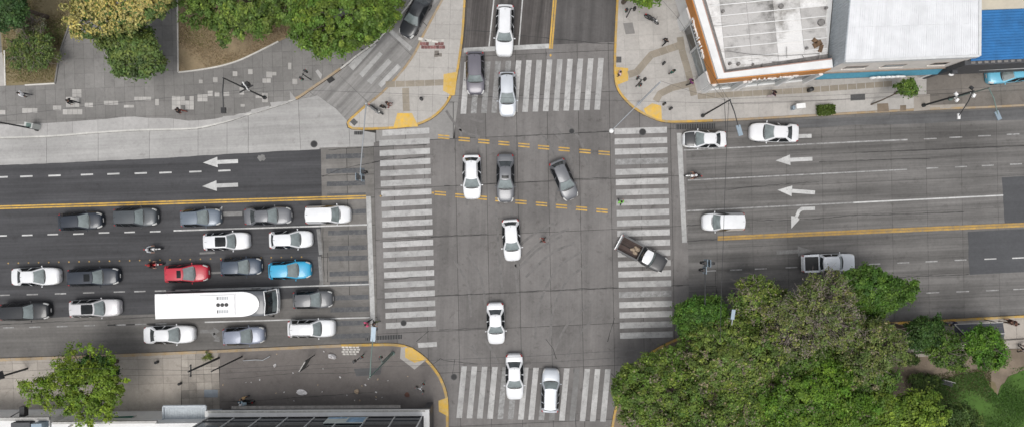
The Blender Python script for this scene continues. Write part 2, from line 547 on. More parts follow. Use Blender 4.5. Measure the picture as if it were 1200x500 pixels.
SW = {
    'nw': sidewalk('nw', 'pavement_plaza', 'grey plaza pavement with pale replaced tiles', M_BED),
    'isl': sidewalk('isl', 'pavement_island', 'pale triangular traffic island with yellow kerb', M_BED),
    'ne': sidewalk('ne', 'pavement_shops', 'pale pavement with tan tactile paths before the shops', M_BED),
    'se': sidewalk('se', 'pavement_park', 'pavement and park ground under the trees', M_BED),
    'sw': sidewalk('sw', 'pavement_corner', 'brown littered pavement at the corner', M_BED),
}

def kerb(key, i0, i1, mat, parent, w=0.24, name='kerb', side=None):
    """kerb stones along part of a kerb line; i in survey vertex index"""
    pts = kl[key][i0 * 3:i1 * 3 + 1]
    s = side if side is not None else 1
    # cut the line into kerb stones about a metre long (longer ones well outside the view)
    cum = [0.0]
    for p, q in zip(pts[:-1], pts[1:]): cum.append(cum[-1] + math.hypot(q[0] - p[0], q[1] - p[1]))
    def at(d):
        d = min(max(d, 0), cum[-1])
        for i in range(len(pts) - 1):
            if d <= cum[i + 1]:
                t = (d - cum[i]) / max(1e-9, cum[i + 1] - cum[i])
                return (pts[i][0] + (pts[i + 1][0] - pts[i][0]) * t, pts[i][1] + (pts[i + 1][1] - pts[i][1]) * t)
        return pts[-1]
    d = 0.0
    while d < cum[-1] - .05:
        p = at(d)
        vis = abs(p[0] + 1) < 60 and abs(p[1]) < 28
        st = min(1.1 if vis else 7.0, cum[-1] - d)
        ds = [d + .006, d + st * .5, d + st - .006] if vis else [d + st * k / 5 for k in range(6)]
        ln = [at(x) for x in ds]; n = len(ln)
        a = offset_line(ln, -0.012 * s); m_ = offset_line(ln, .02 * s); b = offset_line(ln, w * s)
        hz = random.uniform(-.004, .004) if vis else 0
        vs = [(*p, -0.02) for p in a] + [(*p, Z_WALK + .005 + hz) for p in m_] + [(*p, Z_WALK + .007 + hz) for p in b] + [(*p, 0.02) for p in b]
        fs = [(r * n + i, r * n + i + 1, (r + 1) * n + i + 1, (r + 1) * n + i) for r in range(3) for i in range(n - 1)]
        fs += [(0, n, 2 * n, 3 * n), (n - 1, 2 * n - 1, 3 * n - 1, 4 * n - 1)]
        MB().add(vs, fs).obj('kerb_stone', mat, parent, fix=True)
        d += st

def side_of(key):
    p = kl[key]; m = len(p) // 2
    q = offset_line(p, .5)[m]
    return 1 if inside(q, walk_poly[key]) else -1
SD = {k: side_of(k) for k in kl}
kerb('nw', 0, 11, M_KERB, SW['nw'], .2, side=SD['nw'])
kerb('nw', 11, 13, M_YKERBW, SW['nw'], .26, side=SD['nw'])
kerb('nw', 13, 19, M_KERB, SW['nw'], .2, side=SD['nw'])
kerb('isl', 0, 9, M_YKERBW, SW['isl'], .26, side=SD['isl'])
kerb('isl', 9, 27, M_YKERB, SW['isl'], .26, side=SD['isl'])
kerb('ne', 0, 11, M_YKERB, SW['ne'], .26, side=SD['ne'])
kerb('ne', 11, 19, M_YKERBW, SW['ne'], .24, side=SD['ne'])
kerb('se', 0, 3, M_YKERB, SW['se'], .26, side=SD['se'])
kerb('se', 3, 14, M_YKERB, SW['se'], .26, side=SD['se'])
kerb('sw', 0, 11, M_YKERB, SW['sw'], .3, side=SD['sw'])
kerb('sw', 11, 17, M_YKERBW, SW['sw'], .32, side=SD['sw'])

# ---- paving slabs: cells of a (possibly skewed) grid, clipped to a region
def slabs(cells, region, mat, parent, name, top, gap, depth=.026, minarea=.06, skip=None, pick=None):
    n = 0
    for c in cells:
        q = shrink(c, gap)
        p = clip_poly(region, q) if region is not None else q
        if not p or area(p) < minarea: continue
        cx = sum(a[0] for a in p) / len(p); cy = sum(a[1] for a in p) / len(p)
        if skip and skip((cx, cy), p): continue
        m = pick((cx, cy)) if pick else mat
        MB().prism(p, top - depth, top).obj(name, m, parent)
        n += 1
    return n

def grid_cells(xs, ys, fx, fy, z=0.0):
    """xs, ys: line positions; fx(x,y), fy(x,y): actual survey coordinates of a crossing"""
    out = []
    for i in range(len(xs) - 1):
        for j in range(len(ys) - 1):
            out.append([P2(fx(x, y), fy(x, y), z) for x, y in ((xs[i], ys[j]), (xs[i + 1], ys[j]), (xs[i + 1], ys[j + 1]), (xs[i], ys[j + 1]))])
    return out

ALLW = list(walk_poly.values())
def covered(c, p):
    return any(inside(c, w) and all(inside(q, w) for q in p) for w in ALLW)

# crossroads concrete slabs
cells = grid_cells([440, 463, 499, 535.5, 571.7, 608, 644, 680.5, 717, 752, 788, 806], [20, 64, 112, 159, 214, 273, 342, 383, 432, 495, 560, 640],
                   lambda x, y: x + .02 * (y - 270), lambda x, y: y - .045 * (x - 615))
APR = P2(500, 158)
n1 = slabs(cells, None, M_JUNC, roadway, 'concrete_slab', 0.0, .02, skip=lambda c, p: covered(c, p) or (c[0] < P2(533, 0)[0] and c[1] > P2(0, 152)[1]))
apron = px_poly([(440.5, 150), (440.5, 166.5), (531, 162.5), (538, 112), (541, 62), (545, 20), (530, 20), (500, 120)])
for q in ([(440.5, 140), (475, 140), (475, 180), (440.5, 180)], [(475, 120), (531, 120), (531, 180), (475, 180)], [(475, 20), (560, 20), (560, 119.8), (475, 119.8)], [(531.3, 120), (560, 120), (560, 180), (531.3, 180)]):
    p = clip_poly(apron, px_poly(q))
    if p: MB().prism(shrink(p, .02), -.027, .0015).obj('concrete_slab', M_APR, roadway)
# avenue to the east
cells = grid_cells([806, 840, 882, 923, 965, 1005, 1046, 1087, 1128, 1170, 1212, 1254, 1300, 1350, 1400, 1460], [118, 148, 179, 214, 251, 283, 325, 354, 388],
                   lambda x, y: x + .02 * (y - 270), lambda x, y: y - .045 * (x - 1000) )
n2 = slabs(cells, None, M_EAST, roadway, 'concrete_slab', 0.0, .010, skip=covered)
# old concrete strip behind the stop line in the west
cells = grid_cells([376, 408, 440], [172, 205, 232, 264, 300, 334, 372, 408], lambda x, y: x + .02 * (y - 270), lambda x, y: y - .03 * (x - 410))
n3 = slabs(cells, None, M_OLD, roadway, 'concrete_slab', 0.0, .026, skip=covered)

# pale concrete lane along the plaza (north-west) and the slip lane
ASPH_TOP = [(-260, 207), (-100, 199.5), (0, 194), (60, 191.5), (120, 188.8), (180, 186), (240, 182.5), (310, 178.5), (376, 175)]
pale = kl['nw'][:11 * 3 + 1] + px_poly([(372, 112), (393, 127), (407, 142), (407, 150), (440, 156), (440, 171)]) + px_poly(list(reversed(ASPH_TOP)))
cells = grid_cells([-260, -185, -125, -65, -5, 54.5, 115, 175, 232, 266, 291, 351, 409, 441], [90, 215], lambda x, y: x + (.05 * (y - 150) if x > 340 else 0), lambda x, y: y)
n4 = slabs(cells, pale, M_SLIP, roadway, 'concrete_slab', -.001, .014)
slip = kl['nw'][11 * 3:] + px_poly([(655, -190), (556, -82)]) + kl['isl'][1:12 * 3 + 1] + px_poly([(393, 127), (372, 112)])
slipc = []
for k in range(-2, 12):
    cx, cy = 385 + k * 25.5, 128 - k * 27.5
    def q(u, w): return P2(cx + .68 * u + .73 * w, cy - .73 * u + .68 * w)
    slipc.append([q(0, -170), q(37.5, -170), q(37.5, 170), q(0, 170)])
n5 = 0
for c in slipc:
    p = clip_poly(slip, c)
    if p and area(p) > .1:
        MB().prism(shrink(p, .02), -.027, -.002).obj('concrete_slab', M_SLIP2, roadway); n5 += 1

# asphalt courses laid over the roadway
def course(name, pts, mat, z=.008, label=None):
    o = MB().prism(px_poly(pts), -.028, z).obj(name, mat, roadway)
    return o
wob = lambda a, b, n, amp: [(a[0] + (b[0] - a[0]) * i / n + random.uniform(-amp, amp), a[1] + (b[1] - a[1]) * i / n + random.uniform(-amp, amp)) for i in range(n + 1)]
edge = []
for a, b in zip(ASPH_TOP[:-1], ASPH_TOP[1:]): edge += wob(a, b, 6, .5)[:-1]
course('asphalt_course', edge + [(376, 175), (377, 225), (376, 300), (373, 345)] + wob((370, 346), (190, 367), 10, .7) + wob((188, 368), (-260, 382), 12, .7), M_ASPH, .010)
course('asphalt_course', [(-260, 360), (376, 330), (440, 366), (440, 372), (441, 412), (-260, 440)], M_LANE, .006)
course('asphalt_course', [(538, 57.5), (646, 52.5), (646, -200), (538, -200)], M_NORTHW, .009)
course('asphalt_course', [(646.2, 52.5), (735, 49), (735, -200), (646.2, -200)], M_NORTH, .007)
course('asphalt_course', wob((1174, 208), (1178, 263), 6, .8) + [(1460, 250), (1460, 192)], M_ASPH2, .008)
course('asphalt_course', wob((1134, 271), (1136, 321), 6, .6) + [(1460, 305), (1460, 254)], M_ASPH2, .008)
course('asphalt_course', wob((880, 143.5), (1460, 114), 14, .9) + wob((1460, 130), (880, 152), 14, 1.2), M_CURB2, .006)

# tar seams and cracks
def seam(pts, w=.07, z=.014, amp=.9, parent=None, mat=None):
    res = []
    for a, b in zip(pts[:-1], pts[1:]):
        n = max(2, int(math.hypot(b[0] - a[0], b[1] - a[1]) / 5))
        res += wob(a, b, n, amp * .5)[:-1]
    res.append(pts[-1])
    wp = [P2(*p) for p in res]
    lft, rgt = [], []
    for i, p in enumerate(wp):
        a = wp[max(i - 1, 0)]; b = wp[min(i + 1, len(wp) - 1)]
        dx, dy = b[0] - a[0], b[1] - a[1]; l = math.hypot(dx, dy) or 1
        ww = w * random.uniform(.3, 1.0) / 2
        lft.append((p[0] - dy / l * ww, p[1] + dx / l * ww)); rgt.append((p[0] + dy / l * ww, p[1] - dx / l * ww))
    mb = MB()
    n = len(wp)
    mb.add([(*p, z) for p in rgt] + [(*p, z) for p in lft], [(i, i + 1, n + i + 1, n + i) for i in range(n - 1)])
    o = mb.obj('tar_seam', mat or M_TAR, parent or roadway)
    return o
for s in ([(600, 41), (650, 46), (700, 51), (720, 52)], [(546, 36), (580, 38), (600, 41)], [(505, 277), (535, 275.5), (571, 274)], [(510, 346), (560, 344), (610, 341.5), (680, 338), (724, 336.5), (800, 334)],
          [(515, 386), (545, 384.5), (571, 384)], [(640, 397), (648, 408), (652, 420)], [(488, 400), (500, 389), (503, 387)], [(505, 428), (516, 419), (520, 422), (560, 426)],
          [(378, 207), (400, 198), (440, 190), (500, 183)], [(436, 191), (450, 187), (465, 183)], [(385, 176), (440, 172), (500, 170)], [(800, 283), (840, 280)], [(850, 223), (880, 219), (930, 215), (960, 213)],
          [(870, 258), (920, 258), (960, 256), (1000, 252), (1050, 251), (1130, 248)], [(805, 264), (825, 263)], [(1000, 326), (1060, 324), (1135, 321)], [(1000, 179), (1080, 176), (1200, 171), (1300, 166)],
          [(445, 283), (500, 280)], [(450, 328), (480, 325), (505, 322)], [(520, 218), (560, 216), (620, 213), (714, 208)], [(603, 160), (640, 158), (680, 156), (714, 154)], [(720, 372), (716, 385), (712, 400)],
          [(960, 190), (1040, 187), (1090, 186)], [(640, 60), (640, 66)], [(716, 437), (722, 443)], [(673, 430), (675, 500)], [(533, 420), (530, 440)], [(240, 335), (300, 332)], [(840, 335), (826, 335)], [(838, 315), (843, 390)],
          [(0, 380), (60, 377), (130, 374), (200, 370)], [(384, 296), (384, 330)], [(378, 250), (380, 330)]):
    seam(s, .085)

# rubber swept onto the slabs by turning traffic
for arc in ([(640, 150), (655, 170), (662, 200), (660, 240)], [(655, 148), (672, 168), (680, 196)], [(600, 310), (625, 285), (655, 268)], [(610, 318), (640, 290), (670, 276)], [(540, 300), (556, 330), (561, 370)],
            [(690, 300), (660, 320), (640, 360), (636, 400)], [(548, 150), (552, 180), (556, 240)], [(590, 245), (594, 300), (598, 345)], [(530, 125), (545, 145), (565, 152)], [(700, 360), (672, 385), (655, 420)], [(560, 400), (575, 430), (578, 470)]):
    ln = [P2(*p) for p in smooth_line(arc, 6)]
    for off in (-.8, .8):
        MB().sheet(ribbon(offset_line(ln, off), .26), .0042 + .0003 * off).obj('tyre_mark', M_RUBBER, roadway)

# ---- painted markings (each a piece of its own on the road)
ZM = .018
def mark(name, pts, mat, z=ZM, parent=None, label=None):
    o = MB().sheet(px_poly(pts), z).obj(name, mat, parent or roadway)
    return o
def line(name, a, b, w, mat, z=ZM, n=1):
    dx, dy = b[0] - a[0], b[1] - a[1]; l = math.hypot(dx, dy)
    ux, uy = -dy / l * w / 2, dx / l * w / 2
    return mark(name, [(a[0] + ux, a[1] + uy), (b[0] + ux, b[1] + uy), (b[0] - ux, b[1] - uy), (a[0] - ux, a[1] - uy)], mat, z)
for i in range(20):     # west crosswalk
    y = 154.6 + 11.86 * i
    xl = 444.5 + .036 * (y - 165); xr = 503.5 + .034 * (y - 165)
    if i == 0: xl += 4
    h = 3.4
    mark('crosswalk_stripe', [(xl, y + 1.5 - h), (xr, y - 1.5 - h), (xr, y - 1.5 + h), (xl, y + 1.5 + h)], M_ZEB)
mark('crosswalk_stripe', [(489.5, 401.3), (512, 400), (512, 405.5), (490.5, 407)], M_ZEB)
for i in range(21):     # east crosswalk
    y = 153.2 + 11.94 * i
    xl = 720 + .028 * (y - 155); xr = 781.5 + .029 * (y - 155)
    h = 3.5
    mark('crosswalk_stripe', [(xl, y + .9 - h), (xr, y - .9 - h), (xr, y - .9 + h), (xl, y + .9 + h)], M_ZEBW if i in (3, 16) else M_ZEB)
for i in range(14):     # north crosswalk
    x = 545.4 + 12.06 * i; t = 73 - .36 * i; b = 133.5 - .36 * i
    mark('crosswalk_stripe', [(x - 1.0, t), (x + 5.4, t), (x + .8, b), (x - 5.8, b)], M_ZEBW if i in (1, 2, 3, 4) else M_ZEB)
for i in range(15):     # south crosswalk
    x = 541 + 12.03 * i; t = 428.5 + .25 * i; b = 489 + .3 * i
    mark('crosswalk_stripe', [(x - .2, t), (x + 6.2, t), (x + .4, b), (x - 6.2, b)], M_GHOST if i in (9, 11) else (M_ZEBW if i in (4, 5, 8) else M_ZEB))
# slip lane crossing
for q in ([(408, 77), (436, 48), (441, 53), (414, 83)], [(421, 87), (445, 61), (448.5, 64), (425, 91)], [(430, 95), (455, 69), (459, 73), (435, 99)], [(443, 99), (466, 75), (470, 79), (447, 103)]):
    mark('crosswalk_stripe', q, M_ZEB)
mark('stop_line', [(452.5, 35), (456, 32), (483.5, 56), (480, 60)], M_ZEB)
mark('stop_line', [(429, 230), (434.6, 230), (440.5, 398), (435, 398)], M_STOP)
mark('stop_line', [(793, 156), (799, 156), (805, 284), (799.4, 284)], M_STOP)
mark('stop_line', [(543.5, 56.5), (643.5, 51.5), (643.5, 57), (543.5, 62)], M_STOP)
# turning guide dashes
for cx, cy in [(520, 160.5), (544, 163.3), (567, 165.8), (590.5, 168), (614, 170.3), (637, 172.8), (661, 175), (685.5, 177.3), (708, 179.3)]:
    for d in (-1.6, 1.6):
        line('guide_dash', (cx - 6.6, cy - .5 + d), (cx + 6.6, cy + .6 + d), 1.5, M_YEL)
for cx, cy in [(516, 226.5), (540, 229.3), (564, 231.5), (587, 234), (610.5, 236.6), (634.5, 239), (658, 241.7), (681.5, 244.2), (705.5, 246.7)]:
    for d in (-1.6, 1.6):
        line('guide_dash', (cx - 6.6, cy - .5 + d), (cx + 6.6, cy + .6 + d), 1.5, M_YEL)
line('lane_line', (506, 225.8), (508.5, 226), 2.2, M_YEL)
mark('road_stud', [(445, 229.5), (446.5, 228.4), (448, 229.5), (446.5, 231)], M_YEL)
mark('road_stud', [(644, 65), (645.3, 63.5), (646.6, 65), (645.3, 67)], M_YEL)
# north street lanes
line('lane_line', (579, -2), (573, 55.5), 1.5, M_WHITE); line('lane_line', (586, -120), (579, -2), 1.5, M_WHITE)
line('lane_line', (612.5, -2), (608, 53.5), 1.5, M_WHITE); line('lane_line', (620, -120), (612.5, -2), 1.5, M_WHITE)
for d in (-1.3, 1.3):
    line('lane_line', (660 + d, -120), (645.5 + d, 57.5), 2.0, M_YEL, ZM + .001)
# west side lines
for cx, cy in [(-62, 210), (-30, 208.6), (2, 207.6), (31, 206.7), (64, 205.8), (102, 204.6), (133, 203.8), (165, 203), (194, 202.3), (229, 201.2), (263, 200)]:
    line('lane_dash', (cx - 7.2, cy + .3), (cx + 7.2, cy - .3), 1.9, M_WHITE)
for d in (-1.35, 1.35):
    line('centre_line', (-260, 251.5 + d), (0, 243 + d), 1.7, M_YEL); line('centre_line', (0, 243 + d), (429, 230.7 + d), 1.7, M_YEL)
for cx, cy in [(-58, 278), (-28, 277), (2, 276), (32, 275.3), (62, 274.4), (92, 273.8), (122, 272.4), (152, 271.8), (182, 271)]:
    line('lane_dash', (cx - 6.2, cy + .2), (cx + 6.2, cy - .2), 1.6, M_WHITE)
line('lane_line', (203.5, 270), (431, 263), 1.7, M_WHITE)
for i in range(38):
    x = -85 + 11.85 * i; y = 308.2 - .0215 * x
    mark('road_stud', [(x - 1.1, y), (x, y - 1.1), (x + 1.1, y), (x, y + 1.1)], M_YELW)
for cx, cy in [(-61, 347), (-28, 346), (5, 345.4), (38, 344.6), (71, 343.7), (104, 342.6), (140, 341.5), (164, 341), (188, 340.4)]:
    line('lane_dash', (cx - 6.6, cy + .2), (cx + 6.6, cy - .2), 1.5, M_WHITEW)
line('lane_line', (205.5, 339.7), (433, 332.6), 1.6, M_WHITE)
for cx, cy in [(-55, 385.5), (-23, 384.4), (10, 383.4), (41, 382.7), (73, 382), (105, 381), (141, 380.2), (165, 379.4), (189, 378.8)]:
    line('lane_dash', (cx - 6.4, cy + .2), (cx + 6.4, cy - .2), 1.4, M_WHITEW)
for cx, cy in [(131, 380.4), (153, 379.8), (177, 379.1)]:
    line('lane_dash', (cx - 5, cy + .2), (cx + 5, cy - .2), 1.5, M_TAR)
line('lane_line', (240, 377), (433.5, 371.6), 1.5, M_WHITE)
# blacked-out old crosswalk
for y in (181, 198, 213, 227, 246, 270, 288, 300, 318, 330, 346, 360, 376, 391):
    mark('blackout_stripe', [(382 + .03 * (y - 180), y), (427 + .03 * (y - 180), y - 1.4), (427 + .03 * (y - 180), y + 4.2), (382 + .03 * (y - 180), y + 5.6)], M_BLACKOUT, .013)
line('patch_strip', (373, 268), (376, 298), 4.5, M_GHOST, .014); line('patch_strip', (374.5, 300), (377, 334), 4.0, M_GHOST, .0145)
# east side lines
line('lane_line', (801, 176), (1000, 166.4), 1.5, M_WHITEW); line('lane_line', (1000, 166.4), (1063.5, 163.8), 1.6, M_WHITEW)
for cx, cy in [(1090, 162.7), (1120, 161), (1153.5, 159.3), (1187, 157.4), (1220, 155.7), (1253, 154)]:
    line('lane_dash', (cx - 7.5, cy + .3), (cx + 7.5, cy - .3), 1.4, M_WHITEW)
line('lane_line', (806, 211.2), (1063, 198.5), 1.5, M_WHITEW)
for cx, cy in [(1092.5, 197), (1126, 195.5), (1157.5, 194), (1190.5, 192.4), (1223, 190.8)]:
    line('lane_dash', (cx - 7, cy + .3), (cx + 7, cy - .3), 1.4, M_WHITEW)
line('lane_line', (804, 247), (1000, 237.3), 1.6, M_WHITEW); line('lane_line', (1000, 237.3), (1175.5, 228.8), 1.6, M_WHITE)
for d in (-1.4, 1.4):
    line('centre_line', (841, 279 + d), (1000, 271.8 + d), 2.4, M_YELW); line('centre_line', (1000, 271.8 + d), (1300, 258.8 + d), 2.4, M_YELW)
for cx, cy in [(832, 317), (862.5, 315.8), (891.5, 314.6), (927.5, 313), (1024.5, 309), (1058.5, 307.5), (1091.5, 306), (1125.5, 304.3), (1160.5, 303), (1193, 301.8), (1226, 300)]:
    line('lane_dash', (cx - 7, cy + .3), (cx + 7, cy - .3), 1.4, M_WHITE if cx > 1130 else M_WHITEW)
for cx, cy in [(1093, 342.5), (1128, 341.2), (1163, 339.8), (1195, 338.4), (1228, 337)]:
    line('lane_dash', (cx - 7.5, cy + .3), (cx + 7.5, cy - .3), 1.3, M_WHITEW)
# arrows
def arrow(tip, tail, mat, hl=17, hw=6.2, sw=2.3):
    dx, dy = tail[0] - tip[0], tail[1] - tip[1]; l = math.hypot(dx, dy); ux, uy = dx / l, dy / l
    f = lambda a, b: (tip[0] + ux * a - uy * b, tip[1] + uy * a + ux * b)
    mark('lane_arrow', [f(0, 0), f(hl, hw), f(hl, sw), f(l, sw), f(l, -sw), f(hl, -sw), f(hl, -hw)], mat)
arrow((238, 190.8), (279, 189), M_WHITE); arrow((237, 218.4), (279, 216.6), M_WHITE)
arrow((909, 188.3), (952, 186.2), M_WHITE); arrow((911, 222.6), (955, 225.6), M_WHITE)
arrow((952, 293.2), (910, 295.6), M_GHOST); arrow((912, 160.5), (951, 159.4), M_WHITE)
arrow((258, 387.5), (234, 388), M_GHOST, 8, 5, 2); mark('lane_arrow', [(246, 389.6), (252, 389.6), (256, 395), (257, 392.5), (257.5, 400), (250, 399), (252.4, 396.8)], M_GHOST)
mark('lane_arrow', [(254.5, 247.6), (260.5, 241.6), (260.5, 254.6)], M_WHITE); line('lane_line', (261, 250.5), (284, 250), 5, M_GHOST)
line('lane_line', (243, 319.6), (259, 319), 2.4, M_GHOST)
line('lane_line', (234, 296.5), (252, 295.5), 2.4, M_GHOST)
mark('lane_arrow', [(955, 242), (939, 242.5), (934.5, 246), (931.5, 253.2), (927, 252.8), (927.2, 267.5), (937, 256.8), (934.8, 254.6), (938, 248), (940.5, 246.6), (955, 246)], M_WHITE)

# ironwork
def manhole(px, py, r=.36, ring=True):
    c = P(px, py)
    mb = MB().cyl((c.x, c.y, .009), r, .03, 24)
    o = mb.obj('manhole_cover', M_IRON, roadway)
    if ring:
        m2 = MB()
        for k in range(3):
            m2.cyl((c.x, c.y, .0245 + .002 * k), r * (.8 - .25 * k), .004, 20)
        m2.obj('cover_relief', M_GRATE, o)
for px, py, r in [(368, 169, .38), (473, 378, .33), (532, 441, .36), (670, 154, .3), (441, 385, .2), (753, 155, .38), (308, 185.5, .0)]:
    if r: manhole(px, py, r)
mark('surface_patch', [(301.5, 185), (303, 182), (305, 182.6), (307, 181), (310, 182), (310.4, 184), (311.5, 186), (309.5, 188.6), (307, 188), (305, 189.5), (303.4, 187.6)], M_GHOST)
def gully(pts, n, along=True):
    q = px_poly(pts)
    f = MB().prism(q, 0.0, .012).obj('drain_grate', M_GRATE, roadway)
    m = MB()
    for i in range(n):
        t0, t1 = (i + .15) / n, (i + .6) / n
        L = lambda a, b, t: (a[0] + (b[0] - a[0]) * t, a[1] + (b[1] - a[1]) * t)
        m.prism([L(q[0], q[1], t0), L(q[0], q[1], t1), L(q[3], q[2], t1), L(q[3], q[2], t0)], .01, .02)
    m.obj('grate_bar', M_IRON, f)
gully([(428, 393.5), (471, 391.5), (471, 396.5), (428, 398.5)], 14)
gully([(792, 146), (838, 144.8), (838, 151), (792, 152)], 16)
gully([(415, 154), (426, 154), (426, 158), (415, 158)], 4)

# ------------------------------------------------------------------ pavements
def band_cells(x0, x1, y0, y1, step, z=0.0, ang=0.0, stepy=None):
    sy = stepy or step
    out = []
    cx, cy = (x0 + x1) / 2, (y0 + y1) / 2
    ca, sa = math.cos(ang), math.sin(ang)
    nx, ny = int((x1 - x0) / step) + 1, int((y1 - y0) / sy) + 1
    for i in range(nx):
        for j in range(ny):
            q = []
            for a, b in ((0, 0), (1, 0), (1, 1), (0, 1)):
                x = x0 + (i + a) * step - cx; y = y0 + (j + b) * sy - cy
                q.append(P2(cx + x * ca - y * sa, cy + x * sa + y * ca))
            out.append(q)
    return out

def inset(key, d):
    pts = kl[key]
    return offset_line(pts, d * SD[key]) + px_poly(BIG[key])

# north-west plaza
bed1 = [(8, 101), (66, 98.5), (72, 62), (80, 38), (88, 13), (92, -40), (100, -200), (-30, -200), (2, 40)]
bed2 = [(210, 85.5), (232, 83), (258, 78.5), (280, 72), (302, 62), (327, 49.5), (352, 38), (380, 14), (420, -30), (470, -110), (470, -200), (206, -200), (209, 0)]
B1, B2 = px_poly(bed1), px_poly(bed2)
pl_in = inset('nw', .2)
bw_ = lambda i: 1.5 if i < 15 else max(.3, 1.5 - (i - 15) * .1)
band_in = [offset_line(kl['nw'], (.02 + bw_(i) + random.uniform(-.06, .06)) * SD['nw'])[i] for i in range(30)]
edge_band = offset_line(kl['nw'], .2 * SD['nw'])[:30] + list(reversed(band_in))
plz = [(p[0], p[1] + .012) for p in band_in] + offset_line(kl['nw'], .22 * SD['nw'])[10 * 3:] + px_poly(BIG['nw'])
slabs(band_cells(-40, 520, -40, 175, 11.6, 0, R(-2), 17.4), clip_poly(plz, px_poly([(-40, -45), (520, -45), (520, 180), (-40, 180)])), M_PLAZA, SW['nw'], 'paving_slab', Z_WALK, .007, .03, .05,
      skip=lambda c, p: (inside(c, B1) and all(inside(q, B1) for q in p)) or (inside(c, B2) and all(inside(q, B2) for q in p)))
slabs(band_cells(-150, 345, 90, 190, 29.5, 0, 0, 200), edge_band, M_BAND, SW['nw'], 'edge_slab', Z_WALK + .002, .008, .03)
def tile(px, py, w, h, mat, parent, z=Z_WALK + .006, name='paving_tile', ang=0.0):
    c = P(px, py); ca, sa = math.cos(ang), math.sin(ang)
    q = [(c.x + (a * w * ca - b * h * sa) / S / 2, c.y + (a * w * sa + b * h * ca) / S / 2) for a, b in ((-1, -1), (1, -1), (1, 1), (-1, 1))]
    return MB().prism(q, z - .02, z).obj(name, mat, parent)
for x, y, w, h in [(91, 110, 11, 10), (86, 120, 16, 12), (86, 131.5, 23, 6), (68, 127, 10, 5.5), (105, 123.5, 10, 5), (36, 130, 18, 5.5), (4, 132, 7, 5), (131, 121, 17, 4.5), (187, 120, 9, 8), (168, 116, 20, 4), (276, 87, 5.6, 5.6), (294, 84.6, 5.6, 5.6),
                  (253, 94, 5.6, 5.6), (236, 96, 4.6, 4), (316, 88, 7, 7), (322, 87, 5, 4), (313, 95, 10, 5), (284, 107, 5.5, 9), (311, 115, 7, 11), (266, 110.5, 7, 5), (255, 111, 6, 5), (238, 115, 12, 9), (247, 110, 6, 6), (158, 86, 4.5, 4.5), (340, 78, 4, 8), (346, 96, 6, 6), (305, 114, 10, 3), (152, 125, 12, 3), (215, 121, 26, 16), (285, 124, 5, 3)]:
    if h > 6:
        nx = max(1, round(w / 5.6)); ny = max(1, round(h / 5.6))
        for i in range(nx):
            for j in range(ny):
                if random.random() < .9: tile(x - w / 2 + (i + .5) * w / nx, y - h / 2 + (j + .5) * h / ny, w / nx - .3, h / ny - .3, M_PLAZA_L, SW['nw'], Z_WALK + .006)
    else:
        nx = max(1, round(w / 5.6))
        for i in range(nx): tile(x - w / 2 + (i + .5) * w / nx, y, w / nx - .3, h, M_PLAZA_L, SW['nw'], Z_WALK + .006)
for q in ([(260, 143.5), (262, 136.5), (291, 135), (291, 136)], [(295, 134), (295, 129), (316, 124.5), (317, 127.5)], [(319, 126.5), (317, 120.5), (339, 118.8), (341, 119.5)], [(340, 107), (348, 117), (341, 118)], [(370, 84), (373, 82), (378, 88), (376, 93)]):
    MB().prism(px_poly(q), Z_WALK - .02, Z_WALK + .009 + q[0][0] * 1e-5).obj('edge_slab', M_BAND, SW['nw'])
MB().prism(px_poly([(-40, 66), (5, 62), (8, 101), (-40, 103)]), Z_WALK, Z_WALK + .012).obj('path_slab', M_WALK, SW['nw'])

def bed(pts, mat, label, name='planting_bed', edges=None):
    o = MB().prism(px_poly(pts), 0.0, Z_WALK + .05).obj(name, mat)
    tag(o, label, kind='structure')
    for e in edges:
        ln = [P2(*p) for p in smooth_line(e)]
        mb = MB(); a = offset_line(ln, .07); b = offset_line(ln, -.07); n = len(ln)
        mb.add([(*p, .0) for p in a] + [(*p, Z_WALK + .13) for p in a] + [(*p, Z_WALK + .13) for p in b] + [(*p, .0) for p in b],
               [(r * n + i, r * n + i + 1, (r + 1) * n + i + 1, (r + 1) * n + i) for r in range(3) for i in range(n - 1)])
        mb.obj('edging', M_EDGE if e[0][0] != 66 else M_PLAZA, o, fix=True)
    return o
bed(bed1, M_DIRTG, 'scruffy brown and green lawn bed with pale edging', edges=[[(31, 100.5), (66, 98.5)], [(66, 98.5), (72, 62), (80, 38), (88, 13), (92, -40)], [(8, 101), (7, 60)]])
bed(bed2, M_DIRT, 'dry brown lawn bed with a curved pale edging', edges=[[(210, 85.5), (232, 83), (258, 78.5), (280, 72), (302, 62), (327, 49.5)], [(210, 85.5), (209, 0), (207, -60)]])

